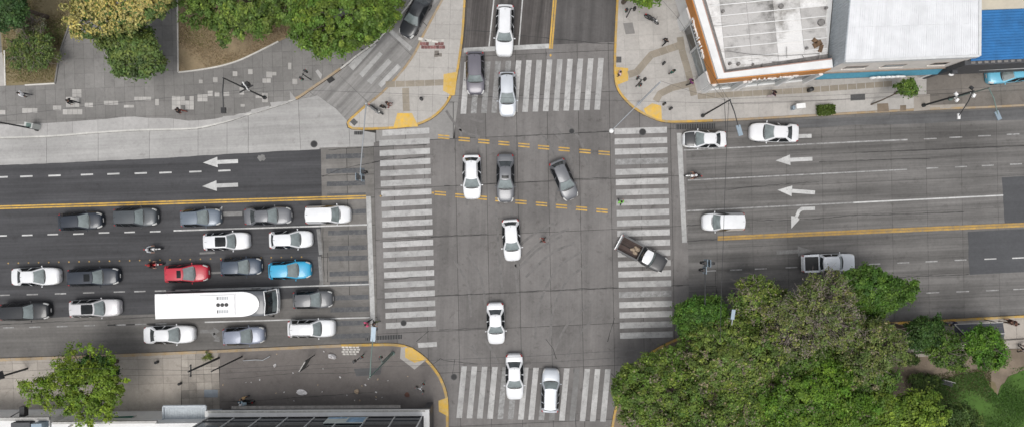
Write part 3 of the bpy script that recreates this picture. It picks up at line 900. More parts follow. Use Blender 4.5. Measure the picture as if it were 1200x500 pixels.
# traffic island
isl_in = offset_line(kl['isl'], .26 * SD['isl'])
slabs(band_cells(390, 580, -40, 170, 17, 0, R(2)), isl_in, M_WALK, SW['isl'], 'paving_slab', Z_WALK, .007, .03, .04)
def overlay(pts, mat, parent, name, z=Z_WALK + .006, step=None):
    if step is None:
        return MB().prism(px_poly(pts), z - .02, z).obj(name, mat, parent)
    xs = [p[0] for p in pts]; ys = [p[1] for p in pts]
    slabs(band_cells(min(xs) - 1, max(xs) + 1, min(ys) - 1, max(ys) + 1, step), px_poly(pts), mat, parent, name, z, .006, .02, .02)
PZ = [0]
def path(pts, w, parent, step=11):
    PZ[0] = (PZ[0] + 1) % 4
    wp = [P2(*p) for p in pts]
    L = offset_line(wp, w / 2 / S); Rr = offset_line(wp, -w / 2 / S)
    for i in range(len(wp) - 1):
        l = math.hypot(wp[i + 1][0] - wp[i][0], wp[i + 1][1] - wp[i][1]); n = max(1, round(l / (step / S)))
        for k in range(n):
            f = lambda A, t: (A[i][0] + (A[i + 1][0] - A[i][0]) * t, A[i][1] + (A[i + 1][1] - A[i][1]) * t)
            q = [f(L, k / n + .004), f(L, (k + 1) / n - .004), f(Rr, (k + 1) / n - .004), f(Rr, k / n + .004)]
            MB().prism(q, Z_WALK - .015, Z_WALK + .005 + .003 * PZ[0] + .0007 * (i % 2)).obj('tactile_slab', M_TAN, parent)
path([(452, 99.5), (521, 97)], 7, SW['isl']); path([(475.5, 103.5), (476.5, 131)], 8, SW['isl'])
def dropped(pts, parent, border=None):
    o = MB().prism(px_poly(pts), Z_WALK - .02, Z_WALK + .012).obj('ramp_panel', M_RAMP, parent)
    if border: MB().prism(px_poly(border), Z_WALK - .02, Z_WALK + .008).obj('ramp_border', M_WALK, parent)
    return o
dropped([(520, 87.5), (536.6, 84.5), (533, 112), (530, 112.5), (519.5, 107)], SW['isl'])
dropped([(466, 133), (483, 133), (490.5, 148.6), (461, 150)], SW['isl'])
for q in ([(410.5, 143), (415, 139), (420, 143.5), (415.5, 148)],):
    MB().prism(px_poly(q), Z_WALK - .01, Z_WALK + .01).obj('drain_cover', M_IRON, SW['isl'])
o = MB().prism(px_poly([(383, 94), (389, 90), (392.5, 94), (386, 98)]), -.01, Z_WALK + .02).obj('drain_cover', M_GRATE, SW['nw'])
# broken paving with bare brick
M_BRICK = ground_mat('bare_brick', (0.22, 0.11, 0.105), .3, .35, 2.0, 30, None, .3)
for i in range(16):
    x = 494 + (i % 8) * 3.5 + (i // 8) * 1.5; y = 52 + (i // 8) * 4
    if i in (3, 4): continue
    tile(x, y, 3.3, 3.7, M_BRICK, SW['isl'], Z_WALK + .012, 'brick', R(random.uniform(-8, 8)))
for x, y, w, h in [(512, 62.5, 5, 5), (515.5, 65, 5, 4), (511, 66, 4, 3)]: tile(x, y, w, h, M_DRIVE, SW['isl'], Z_WALK + .012, 'broken_slab')
for x, y, w, h in [(493, 46.5, 5, 3.4), (502, 48, 8, 2.6), (510, 49.5, 7, 2.4), (519, 48, 3, 3), (498.5, 48.5, 3, 2)]: tile(x, y, w, h, M_EDGE, SW['isl'], Z_WALK + .05, 'broken_slab', R(-9))

# north-east pavement
ne_in = inset('ne', .26)
ne_w = clip_poly(ne_in, px_poly([(700, -60), (1085, -60), (1085, 160), (700, 160)]))
ne_e = clip_poly(ne_in, px_poly([(1085.3, -60), (1460, -60), (1460, 160), (1085.3, 160)]))
NE_B = px_poly([(806, 0), (824, 98), (960, 92), (1085, 86), (1300, 80), (1300, -60), (790, -60)])
slabs(band_cells(715, 1095, -50, 160, 17, 0, R(-2.6)), ne_w, M_WALK, SW['ne'], 'paving_slab', Z_WALK, .0055, .03, .05, skip=lambda c, p: inside(c, NE_B) and all(inside(q, NE_B) for q in p))
slabs(band_cells(1080, 1330, 60, 160, 46, 0, R(-2.6), 23), ne_e, M_DRIVE, SW['ne'], 'driveway_slab', Z_WALK, .012, .03, .05)
path([(736, 88), (746, 85), (763, 65), (800, 52.5)], 8.5, SW['ne']); path([(796.5, 44), (799, 60), (806, 84), (813, 112.5)], 8, SW['ne'])
path([(768, 119), (773, 110.5), (787, 103.5), (808, 98.5)], 8, SW['ne']); path([(817, 113.5), (870, 110.5), (940, 106.5), (1045, 98.5)], 6.5, SW['ne'])
dropped([(720.3, 79), (736, 80.5), (736, 95), (723, 100), (721, 97)], SW['ne'])
dropped([(754, 128), (764, 121.5), (774.5, 124.5), (775.5, 141.2), (769, 139.6), (757, 134)], SW['ne'])
for q in ([(996, 111.5), (1013, 110.5), (1013, 117.5), (996, 118.5)], [(1027, 122), (1040, 121.4), (1041, 131), (1027.5, 131.6)], [(1054, 124), (1061, 123.6), (1061, 130), (1054, 130.6)], [(722, 67), (728, 67), (728, 74), (722, 74)]):
    MB().prism(px_poly(q), Z_WALK - .02, Z_WALK + .01).obj('drain_cover' if q[0][0] != 1027 else 'tree_pit', M_IRON if q[0][0] in (996, 722) else M_SOIL, SW['ne'])
overlay([(730, 28), (741, 27), (744, 40), (733, 41)], M_PLAZA, SW['ne'], 'repair_patch', Z_WALK + .004)
overlay([(1070, 112), (1089, 111), (1089, 129.3), (1070, 130.6)], M_TANC, SW['ne'], 'repair_patch', Z_WALK + .007)
overlay([(1085.3, 128.5), (1130, 126.5), (1130, 122), (1085.3, 124)], M_TANC, SW['ne'], 'repair_patch', Z_WALK + .005)

# south-west pavement
sw_in = inset('sw', .3)
sw_a = clip_poly(sw_in, px_poly([(-130, 380), (213, 380), (213, 560), (-130, 560)]))
sw_b = clip_poly(sw_in, px_poly([(213.3, 380), (258, 380), (258, 560), (213.3, 560)]))
sw_c = clip_poly(sw_in, px_poly([(258.3, 380), (560, 380), (560, 640), (258.3, 640)]))
slabs(band_cells(-130, 215, 395, 500, 29.3, 0, R(-2)), sw_a, M_TANC, SW['sw'], 'paving_slab', Z_WALK, .009, .03)
slabs(band_cells(213, 260, 402, 500, 9, 0, R(-2), 9), sw_b, M_SETT, SW['sw'], 'paving_slab', Z_WALK, .01, .03)
MB().prism(sw_c, Z_WALK - .03, Z_WALK + .003).obj('asphalt_course', M_BROWN, SW['sw'])
tile(248, 460, 16, 9, M_BLUEP, SW['sw'], Z_WALK + .008); tile(254, 482, 14, 8, M_BLUEP, SW['sw'], Z_WALK + .008)
dropped([(475, 406.8), (483, 406.3), (496, 416.6), (499, 420.5), (486, 424), (475, 418)], SW['sw'], [(470, 406), (476, 405.4), (500, 420.5), (486, 432), (469, 419)])
dropped([(514, 468.5), (525, 464.5), (525.6, 487), (514.5, 481)], SW['sw'])
for i in range(5):
    for j in range(4):
        if (i, j) != (4, 3): tile(402.5 + i * 4.2 + (j % 2) * 1.2, 406 + j * 2.7, 3.3, 1.9, M_EDGE, SW['sw'], Z_WALK + .01, 'tactile_tile', R(-4))
for s in ([(260, 470), (300, 468), (380, 463), (440, 458)], [(300, 440), (340, 437), (420, 436)], [(262, 443), (300, 441)]): seam(s, .05, Z_WALK + .006, parent=SW['sw'])
overlay([(415, 431), (448, 429.5), (446, 438), (418, 440)], M_CURB2, SW['sw'], 'repair_patch', Z_WALK + .007)

# south-east park
se_in = inset('se', .26)
se_walk = clip_poly(se_in, px_poly([(1060, 340), (1460, 340), (1460, 398), (1060, 412)]))
slabs(band_cells(1060, 1330, 350, 420, 26, 0, R(-2.6), 23), se_walk, M_TANC, SW['se'], 'paving_slab', Z_WALK, .01, .03)
MB().prism(clip_poly(se_in, px_poly([(690, 330), (1060, 330), (1060, 720), (690, 720)])), Z_WALK - .03, Z_WALK + .02).obj('park_soil', M_SOIL, SW['se'])
MB().prism(px_poly([(1060, 412.5), (1460, 398.5), (1460, 720), (1060, 720)]), Z_WALK - .03, Z_WALK + .02).obj('park_soil', M_SOIL, SW['se'])
def mound(name, pts, z, mat, label):
    ln = [P2(x + random.uniform(-2.2, 2.2), y + random.uniform(-2.2, 2.2)) for x, y in smooth_line(pts + [pts[0]], 6)][:-1]
    return tag(MB().prism(ln, Z_WALK - .01, z).obj(name, mat), label, kind='structure')
lawn = mound('lawn', [(1100, 448), (1150, 438), (1165, 462), (1185, 438), (1220, 430), (1300, 440), (1300, 560), (1040, 560), (1060, 470)], Z_WALK + .05, M_LAWN, 'green lawn at the corner of the park')
mound('lawn_edge', [(1075, 450), (1120, 444), (1160, 446), (1160, 470), (1100, 478), (1075, 470)], Z_WALK + .04, M_DIRTG, 'scruffy grass beside the park path')
for e in ([(1052, 416), (1092, 414)], [(1165, 400), (1230, 396)]):
    a, b = P(*e[0]), P(*e[1]); d = (b - a)
    o = MB().box(((a + b) / 2 + Vector((0, 0, .27))), (d.length, .3, .3), math.atan2(d.y, d.x)).obj('low_wall', M_TANC)
    tag(o, 'low pale concrete wall %s' % ('half hidden by trees beside the park path' if e[0][0] < 1100 else 'at the right edge beside the park trees'), 'wall')
print('slabs', n1, n2, n3, n4, n5)
# ------------------------------------------------------------------ vehicles
def lerp(a, b, t): return a + (b - a) * t
def interp(tab, x):
    if x <= tab[0][0]: return tab[0][1:]
    for a, b in zip(tab[:-1], tab[1:]):
        if x <= b[0]:
            t = (x - a[0]) / (b[0] - a[0])
            return tuple(lerp(p, q, t) for p, q in zip(a[1:], b[1:]))
    return tab[-1][1:]

RING = lambda w, zd, lo: [(0, zd + .025), (.45 * w, zd + .018), (.78 * w, zd - .01), (.93 * w, zd - .06), (w, zd - .17), (w * 1.005, .55 * zd + .06), (.985 * w, .34), (.93 * w, lo), (0, lo)]

# stations: (x, half width, deck height); greenhouse: windscreen base/top, rear top/base, belt and roof half widths, roof height
SPEC = {
    'sedan': dict(L=4.5, st=[(-2.25, .50, .66), (-2.22, .66, .86), (-2.14, .76, .97), (-1.95, .83, 1.03), (-1.6, .865, 1.04), (-1.0, .88, 1.0), (0, .885, .96), (.8, .88, .97), (1.2, .875, .95), (1.6, .855, .90), (1.95, .79, .82), (2.12, .70, .75), (2.21, .58, .66), (2.25, .44, .58)],
                  gh=dict(wb=1.10, wt=.26, rt=-1.0, rb=-1.72, bw=.865, rw=.555, zb=.93, zr=1.44), axle=(1.40, -1.30), wr=.31),
    'hatch': dict(L=4.05, st=[(-2.02, .58, .70), (-2.0, .70, .92), (-1.92, .79, 1.02), (-1.7, .84, 1.04), (-1.2, .86, 1.0), (-.4, .865, .97), (.6, .86, .97), (1.05, .855, .95), (1.4, .835, .90), (1.72, .77, .82), (1.9, .68, .74), (1.99, .56, .66), (2.02, .42, .58)],
                  gh=dict(wb=1.06, wt=.24, rt=-1.42, rb=-1.86, bw=.845, rw=.56, zb=.94, zr=1.50), axle=(1.28, -1.22), wr=.30),
    'suv': dict(L=4.5, st=[(-2.25, .66, .80), (-2.22, .76, 1.02), (-2.12, .84, 1.10), (-1.8, .89, 1.12), (-1.0, .91, 1.08), (0, .915, 1.06), (.9, .91, 1.07), (1.3, .905, 1.05), (1.7, .88, 1.0), (2.0, .82, .93), (2.15, .73, .86), (2.22, .62, .76), (2.25, .5, .66)],
                  gh=dict(wb=1.08, wt=.42, rt=-1.80, rb=-2.10, bw=.895, rw=.62, zb=1.03, zr=1.68), axle=(1.42, -1.34), wr=.35),
    'van': dict(L=4.4, st=[(-2.2, .74, .90), (-2.18, .82, 1.05), (-2.1, .86, 1.12), (-1.6, .885, 1.12), (-.5, .89, 1.10), (.8, .885, 1.08), (1.2, .88, 1.04), (1.6, .86, .97), (1.9, .80, .88), (2.08, .71, .80), (2.16, .6, .72), (2.2, .46, .62)],
                gh=dict(wb=1.28, wt=.62, rt=-2.00, rb=-2.14, bw=.87, rw=.68, zb=1.05, zr=1.82), axle=(1.36, -1.32), wr=.31),
    'pickup_double': dict(L=5.3, st=[(-1.0, .90, 1.12), (.0, .905, 1.12), (.6, .91, 1.10), (1.2, .90, 1.08), (1.5, .89, 1.06), (2.1, .86, 1.03), (2.42, .82, 1.0), (2.58, .74, .95), (2.63, .66, .80), (2.65, .58, .66)],
                   gh=dict(wb=1.30, wt=.72, rt=-.98, rb=-1.12, bw=.87, rw=.68, zb=1.05, zr=1.76), axle=(1.75, -1.45), wr=.36),
    'pickup': dict(L=5.3, st=[(.35, .90, 1.12), (.6, .91, 1.10), (1.2, .90, 1.08), (1.5, .89, 1.06), (2.1, .86, 1.03), (2.42, .84, 1.0), (2.58, .80, .95), (2.63, .76, .80), (2.65, .72, .66)],
                   gh=dict(wb=1.30, wt=.92, rt=.02, rb=-.22, bw=.86, rw=.70, zb=1.05, zr=1.76), axle=(1.75, -1.45), wr=.36),
}
SPEC['compact'] = dict(L=4.0, st=[(-2.0, .62, .74), (-1.98, .73, .96), (-1.90, .81, 1.06), (-1.6, .85, 1.06), (-1.0, .865, 1.03), (0, .87, 1.0), (.7, .865, 1.0), (1.05, .86, .98), (1.4, .845, .92), (1.7, .79, .84), (1.88, .70, .76), (1.97, .58, .68), (2.0, .46, .60)],
                       gh=dict(wb=.95, wt=.02, rt=-1.62, rb=-1.92, bw=.845, rw=.60, zb=.97, zr=1.54), axle=(1.26, -1.22), wr=.30)
CACHE = {}
def gh_fns(g):
    def front(s, t, off=0):      # s -1..1 across
        w = lerp(g['bw'], g['rw'], t)
        x = lerp(g['wb'], g['wt'], t) - .16 * s * s * (1 - .35 * t)
        dx, dz = (g['zr'] - g['zb']), (g['wb'] - g['wt'])
        l = math.hypot(dx, dz)
        return (x + off * dx / l, s * w * .985, lerp(g['zb'], g['zr'], t) + off * dz / l)
    def rear(s, t, off=0):
        w = lerp(g['bw'] * .96, g['rw'] * .95, t)
        x = lerp(g['rb'], g['rt'], t) + .10 * s * s
        dx, dz = (g['zr'] - g['zb']), (g['rt'] - g['rb'])
        l = math.hypot(dx, dz)
        return (x - off * dx / l, s * w, lerp(g['zb'], g['zr'], t) + off * dz / l)
    def side(u, t, sgn, off=0):  # u 0 front .. 1 rear
        f = front(sgn, t); r = rear(sgn, t)
        y = lerp(f[1], r[1], u) + sgn * .05 * math.sin(math.pi * u)
        return (lerp(f[0], r[0], u), y + sgn * off, f[2] + off * .3)
    def roof(u, s, off=0):       # u 0 front .. 1 rear
        f = front(s, 1.0); r = rear(s, 1.0)
        y = lerp(f[1], r[1], u) * (1 + .03 * math.sin(math.pi * u))
        z = g['zr'] + .055 * (1 - s * s) * (.45 + .55 * math.sin(math.pi * min(1, max(0, u)))) + .02 * math.sin(math.pi * u)
        return (lerp(f[0], r[0], u), y, z + off)
    return front, rear, side, roof

def car_meshes(kind):
    if kind in CACHE: return CACHE[kind]
    sp = SPEC[kind]; g = sp['gh']; st = sp['st']; L = sp['L']
    lo = .14 if kind not in ('suv', 'pickup', 'pickup_double') else .18
    out = {}
    def body_pt(x, q, off=0.0, sgn=1):
        w, zd = interp(st, x)
        r = RING(w, zd, lo)
        i = min(int(q), 7); t = q - i
        y = lerp(r[i][0], r[i + 1][0], t); z = lerp(r[i][1], r[i + 1][1], t)
        # outward direction in the section
        dy, dz = r[i + 1][0] - r[i][0], r[i + 1][1] - r[i][1]
        l = math.hypot(dy, dz) or 1
        e = 1 if x > 0 else -1
        fx = max(0, (abs(x) - (L / 2 - .3)) / .3)
        return (x + e * off * fx * 1.2, sgn * (y + off * -dz / l), z + off * dy / l)
    front, rear, side, roof = gh_fns(g)
    # lower body
    mb = MB()
    xs = sorted(set([s[0] for s in st] + [lerp(st[0][0], st[-1][0], i / 24) for i in range(25)]))
    rings = []
    for x in xs:
        w, zd = interp(st, x)
        h = RING(w, zd, lo)
        full = [(x, y, z) for y, z in h] + [(x, -y, z) for y, z in reversed(h[1:-1])]
        rings.append(full)
    n = len(rings[0]); vs = [p for r in rings for p in r]
    fs = [(i * n + k, i * n + (k + 1) % n, (i + 1) * n + (k + 1) % n, (i + 1) * n + k) for i in range(len(rings) - 1) for k in range(n)]
    fs += [tuple(range(n)), tuple(range((len(rings) - 1) * n, len(rings) * n))]
    mb.add(vs, fs)
    # greenhouse shell (pillars)
    N = 6
    for j in range(3):
        t0, t1 = j / 3, (j + 1) / 3
        def ring(t): return [front(-1 + 2 * i / N, t) for i in range(N + 1)] + [side(i / N, t, 1) for i in range(1, N)] + [rear(1 - 2 * i / N, t) for i in range(N + 1)] + [side(1 - i / N, t, -1) for i in range(1, N)]
        a, b = ring(t0), ring(t1); m = len(a)
        mb.add(a + b, [(k, (k + 1) % m, m + (k + 1) % m, m + k) for k in range(m)])
    out['body'] = mb.mesh('body', 38, True)
    out['roof'] = MB().grid(lambda u, s: roof(u, s * 2 - 1, .004), 8, 6).mesh('roof', 40, True)
    out['windshield'] = MB().grid(lambda s, t: front((s * 2 - 1) * .90, .06 + t * .90, .008), 6, 3).mesh('windshield', 40, True)
    out['rear_window'] = MB().grid(lambda s, t: rear((s * 2 - 1) * .84, .16 + t * .74, .008), 6, 3).mesh('rear_window', 40, True)
    for sg, nm in ((1, 'l'), (-1, 'r')):
        sp_ = [(.10, .45), (.49, .90)] if kind not in ('pickup',) else [(.22, .82)]
        if kind == 'suv': sp_ = [(.10, .38), (.41, .68), (.72, .93)]
        if kind == 'van': sp_ = [(.12, .40)]
        for k, (a, b) in enumerate(sp_):
            out['side_window%s%d' % (nm, k)] = MB().grid(lambda u, t: side(lerp(a, b, u) + (0 if k else .06 * (t - .5)), .04 + t * .90, sg, .008), 3, 3).mesh('side_window', 40, True)
    xh0 = g['wb'] + .02; xh1 = L / 2 - (.16 if kind != 'pickup' else .1)
    out['hood'] = MB().grid(lambda u, q: (lambda qq: body_pt(lerp(xh0, xh1, u), abs(qq), .006, 1 if qq >= 0 else -1))((q * 2 - 1) * 2.55), 8, 10).mesh('hood', 40, True)
    out['cowl'] = MB().grid(lambda u, q: (lambda qq: (lambda b: (b[0] - .16 * (q * 2 - 1) ** 2, b[1], b[2] + .002))(body_pt(lerp(g['wb'] - .06, g['wb'] + .06, u), abs(qq), .010, 1 if qq >= 0 else -1)))((q * 2 - 1) * 2.1), 2, 8).mesh('cowl', 40, True)
    for sg, nm in ((1, 'l'), (-1, 'r')):
        out['headlight' + nm] = MB().grid(lambda u, q: body_pt(lerp(L / 2 - .42, L / 2 - .05, u), lerp(2.35 + .35 * (1 - u), 4.3, q), .012, sg), 5, 4).mesh('headlight', 40, True)
        if not kind.startswith('pickup'):
            out['tail_light' + nm] = MB().grid(lambda u, q: body_pt(lerp(-L / 2 + .26, -L / 2 + .02, u), lerp(2.5, 4.4, q), .012, sg), 4, 4).mesh('tail_light', 40, True)
        mx = g['wb'] - .30
        out['mirror' + nm] = MB().ell((mx, sg * (g['bw'] + .15), g['zb'] + .06), (.06, .085, .06), 10, 6).tube([(mx + .02, sg * (g['bw'] + .02), g['zb'] + .02), (mx, sg * (g['bw'] + .16), g['zb'] + .06)], .025, 6).mesh('mirror', 40, True)
    out['front_bumper'] = MB().grid(lambda u, q: (lambda b: (L / 2 + .012 - .05 * (abs(u * 2 - 1)) ** 2 * 2, (u * 2 - 1) * .52, lerp(.26, .52, q)))(0), 6, 2).mesh('front_bumper', 40, True)
    zb_ = .60
    out['licence_plate'] = MB().box((L / 2 + .02, 0, .42), (.02, .40, .12)).mesh('licence_plate')
    out['wiper'] = MB().tube([front(-.55, .10, .02), front(.05, .16, .03)], .012, 4).tube([front(.02, .10, .02), front(.66, .16, .03)], .012, 4).mesh('wiper')
    tread = .19
    for i, ax in enumerate(sp['axle']):
        for sg in (1, -1):
            wy = interp(st, ax)[0] if not kind.startswith('pickup') or ax > 0 else .90
            tw = MB()
            prof = [(-.09, .62), (-.10, .93), (-.07, 1.0), (.07, 1.0), (.10, .93), (.09, .62)]
            nn = 20; v, f = [], []
            for (yy, rr) in prof:
                for k in range(nn):
                    a = 2 * math.pi * k / nn
                    v.append((rr * sp['wr'] * math.cos(a), yy, rr * sp['wr'] * math.sin(a)))
            for j in range(len(prof) - 1):
                for k in range(nn):
                    f.append((j * nn + k, j * nn + (k + 1) % nn, (j + 1) * nn + (k + 1) % nn, (j + 1) * nn + k))
            tw.add(v, f)
            out['wheel%d%s' % (i, 'l' if sg > 0 else 'r')] = (tw.mesh('wheel', 40, True), (ax, sg * (wy - .085), sp['wr']))
    rm = MB().cyl((0, 0, 0), SPEC[kind]['wr'] * .62, .12, 16, 'y')
    for k in range(5):
        a = 2 * math.pi * k / 5
        rm.box((math.cos(a) * .1, 0, math.sin(a) * .1), (.06, .17, .06))
    out['rim'] = rm.mesh('rim')
    ra, rb = .12, .90
    out['rails'] = [MB().tube([roof(.06, s * .92, .0), roof(.12, s * .92, .05), roof(.5, s * .92, .055), roof(.86, s * .92, .05), roof(.94, s * .92, .0)], .018, 6).mesh('roof_rail', 50) for s in (1, -1)]
    out['sunroof'] = MB().grid(lambda u, s: roof(lerp(.10, .34, u), (s * 2 - 1) * .62, .012), 3, 3).mesh('sunroof', 40, True)
    out['panoroof'] = MB().grid(lambda u, s: roof(lerp(.04, .52, u), (s * 2 - 1) * .80, .012), 4, 3).mesh('sunroof', 40, True)
    out['antenna'] = MB().tube([roof(.9, 0, .0), (roof(.9, 0)[0] - .12, 0, roof(.9, 0)[2] + .16)], .012, 5).mesh('antenna')
    CACHE[kind] = out
    return out

CAR_MAT = {'body': None, 'roof': None, 'hood': None, 'windshield': M_GLASS, 'rear_window': M_GLASSR, 'cowl': M_TRIM, 'mirror': None, 'headlight': M_LENS,
           'tail_light': M_TAIL, 'front_bumper': M_TRIM, 'licence_plate': M_PLATE, 'wiper': M_BLACKP, 'side_window': M_GLASSD, 'antenna': M_BLACKP}
def car(name, label, px, py, hd, kind, paint, length=None, roof=None, hood=None, sun=None, group=None, rails=False, wscale=1.0, cat='car', z=0.0):
    ms = car_meshes(kind)
    c = P(px, py, .75)
    t = thing(name, label, cat, (c.x, c.y, .012 + z), R(hd), group)
    sx = (length / S / SPEC[kind]['L']) * .985 if length else 1.0
    t.scale = (sx, wscale * 1.06, 1)
    pm = PAINT[paint]
    for key, me in ms.items():
        if key in ('rim', 'rails', 'sunroof', 'panoroof'): continue
        nm = ''.join(ch for ch in key if not ch.isdigit())
        base = next((b for b in CAR_MAT if nm.startswith(b)), None)
        if key.startswith('wheel'):
            w = link('wheel', me[0], M_TYRE, t, me[1])
            link('rim', ms['rim'], M_RIM, w)
            continue
        mat = CAR_MAT.get(base) or pm
        if base == 'roof' and roof: mat = PAINT[roof]
        if base == 'hood' and hood: mat = PAINT[hood]
        link(base, me, mat, t)
    if rails:
        for me in ms['rails']: link('roof_rail', me, M_TRIM if paint in ('white', 'pearl', 'silver') else M_CHROME, t)
    if sun == 'small': link('sunroof', ms['sunroof'], M_GLASSD, t)
    if sun == 'pano': link('sunroof', ms['panoroof'], M_GLASSD, t)
    return t

QG = 'cars queueing at the stop line'
XG = 'cars crossing the junction'
EG = 'cars on the right-hand avenue'
car('car', 'dark navy hatchback, leftmost car of the queue beside the yellow centre line', 94, 259, 3, 'hatch', 'navy', 50, group=QG)
car('car', 'dark slate estate with grey roof, second car of the queue beside the yellow line', 159, 254.3, 1, 'suv', 'slate', 50, group=QG)
car('car', 'blue-grey hatchback in the yellow line queue, nose on a painted arrowhead', 235, 255, 3, 'compact', 'bluegrey', 46, group=QG)
car('car', 'mid grey sedan just behind the boxy white van', 313.5, 253, 2, 'sedan', 'grey', 55, group=QG)
car('van', 'boxy white van, front vehicle of the lane beside the yellow line', 384.5, 251.5, 1, 'van', 'white', 52, group=QG, cat='van')
car('car', 'white sport utility car with a black glass roof', 265.5, 282.5, 2, 'suv', 'white', 53, sun='pano', group=QG, wscale=.95)
car('car', 'white hatchback ahead of the white car with a black glass roof', 340.5, 280.5, 2, 'hatch', 'white', 50, group=QG)
car('car', 'white sedan near the left edge, behind a dark navy car with open sunroof', 41.5, 323.5, 1, 'sedan', 'white', 55, group=QG)
car('car', 'dark navy sport utility car with an open sunroof', 109.5, 324, 2, 'suv', 'navy', 59, sun='small', group=QG, wscale=.95)
car('car', 'bright red hatchback with small sunroof', 218.5, 320, 2, 'compact', 'red', 50, sun='small', group=QG)
car('car', 'dark blue hatchback between the red and the cyan cars', 282.5, 312.3, 2, 'compact', 'darkblue', 47, group=QG)
car('car', 'bright cyan hatchback near the stop line', 339.5, 316.3, 2, 'compact', 'cyan', 49, group=QG)
car('car', 'black sport utility car at the left edge, behind a pearl one', 29.5, 364.5, 2, 'suv', 'black', 56, group=QG, wscale=.95)
car('car', 'pearl grey sport utility car with a dark sunroof behind the bus', 111.5, 360.5, 2, 'suv', 'pearl', 58, sun='pano', rails=True, group=QG, wscale=.95)
car('car', 'mid grey hatchback directly in front of the bus', 366.5, 350.6, 2, 'compact', 'midgrey', 46, group=QG)
car('car', 'white sedan beside the kerb below the bus', 198, 391.5, 1, 'sedan', 'white', 59, group=QG)
car('car', 'lilac grey hatchback with dark bumper beside the kerb', 285.5, 393, 3, 'compact', 'lilac', 48, group=QG)
car('car', 'white sport utility car at the head of the kerbside lane', 365, 384.3, 1, 'suv', 'white', 55, rails=True, group=QG, wscale=.95)
car('car', 'purple grey minivan leaving the upper crosswalk', 557, 86, -89, 'suv', 'purplegrey', 50, group=XG)
car('car', 'silver hatchback with red tail lights on the upper crosswalk', 594.5, 110.5, -89, 'compact', 'silver', 52, group=XG)
car('car', 'white sport utility car waiting at the upper stop line', 591.5, 36, -91.5, 'suv', 'white', 60, rails=True, group=XG, wscale=.98)
car('car', 'white hatchback with roof rails beside the grey sedan in the crossroads', 553, 207.3, -89, 'hatch', 'white', 52, rails=True, group=XG, wscale=1.05)
car('car', 'grey sedan with dark sunroof in the middle of the crossroads', 592.3, 208.5, -90, 'sedan', 'grey', 57, sun='small', group=XG)
car('car', 'grey hatchback turned askew among the guide dashes', 661, 210.5, -67, 'hatch', 'grey', 49, group=XG)
car('car', 'white hatchback alone in the centre of the crossroads', 599.5, 281, -86, 'hatch', 'white', 49, group=XG, wscale=1.02)
car('car', 'white sedan just above the lower crosswalk', 581, 378.5, -88, 'sedan', 'white', 49, group=XG, wscale=1.0)
car('car', 'white sedan driving down over the lower crosswalk', 603, 441, -89, 'sedan', 'white', 54, group=XG)
car('car', 'silver white sport utility car driving up over the lower crosswalk', 645, 457, 88, 'suv', 'silver', 51, rails=True, group=XG, wscale=.97)
car('car', 'white sedan with a matt dark bonnet at the right-hand crosswalk', 826, 163.3, 180, 'sedan', 'white', 51, hood='matgrey', group=EG, wscale=.95)
car('car', 'plain white sedan beside the kerb of the shop pavement', 907.5, 155.5, 178, 'sedan', 'white', 57, group=EG, wscale=1.05)
car('van', 'white people carrier near the end of the worn yellow line', 847.5, 259.8, 181, 'van', 'white', 49, group=EG, cat='van')
car('car', 'black car in the slip lane, half under the trees', 487, 17.5, -117.5, 'sedan', 'darkgrey', 56)
car('car', 'light blue car poking out from under the dark canopy', 1181, 86.5, 186, 'compact', 'skyblue', 48, wscale=1.05, z=.12)

# pickup with a wooden load bed
def pickup(label, px, py, hd, paint, roof, load=True, group=None):
    t = car('pickup_truck', label, px, py, hd, 'pickup' if load else 'pickup_double', paint, None, roof=roof, cat='pickup truck', group=group)
    t.scale = (1.02, 1.03, 1)
    M_PLANK = MATS.get('bed_plank') or ground_mat('bed_plank', (0.062, 0.042, 0.036), .25, .5, 1.5, 30, None, .4, .8)
    M_SACK = MATS.get('sackcloth') or plain('sackcloth', (0.34, 0.27, 0.20), .9, var=.3)
    mb = MB()
    xb, xl = (-1.42, 2.32) if load else (-1.86, 1.48)
    for s in (1, -1):
        mb.box((xb, s * .82, .80), (xl, .10, .52)); mb.box((xb, s * .80, 1.075), (xl + .02, .20, .05))
    mb.box((xb + xl / 2 - .03, 0, .82), (.09, 1.62, .58)); mb.box((-2.60, 0, .80), (.08, 1.62, .50))
    mb.box((-1.42, 0, .42), (2.3, 1.5, .2))
    for s in (1, -1): mb.box((-1.45, s * .885, .86), (.95, .09, .12), 0, .8)
    mb.obj('load_bed', PAINT[paint], t)
    if not load:
        MB().box((-1.86, 0, 1.05), (1.36, 1.5, .06)).obj('bed_cover', M_TRIM, t)
    for i in range(9 if load else 0):
        MB().box((-1.43, -.66 + i * .165, .545), (2.2, .145, .03)).obj('plank', M_PLANK, t)
    for x, y, r, sx in ((-.70, -.20, .2, 1.4), (-.62, .25, .24, 1.2), (-1.0, .02, .2, 1.2), (-.9, .35, .15, 1.3), (-1.15, -.05, .15, 1.4)) if load else ():
        MB().ell((x, y, .60), (r * sx, r, .13), 10, 6).obj('sack', M_SACK, t)
    MB().box((-2.72, 0, .55), (.14, 1.72, .16)).obj('rear_bumper', M_CHROME, t)
    for s in (1, -1): MB().box((-2.66, s * .80, .85), (.04, .12, .26)).obj('tail_light', M_TAIL, t)
pickup('dark pickup truck with white cab roof turning across the right-hand crosswalk', 752.5, 297.8, -28, 'matgrey', 'white')
pickup('silver pickup truck with dark covered bed beside the park trees', 971, 307.5, 2, 'pearlsilver', 'pearlsilver', False, EG)

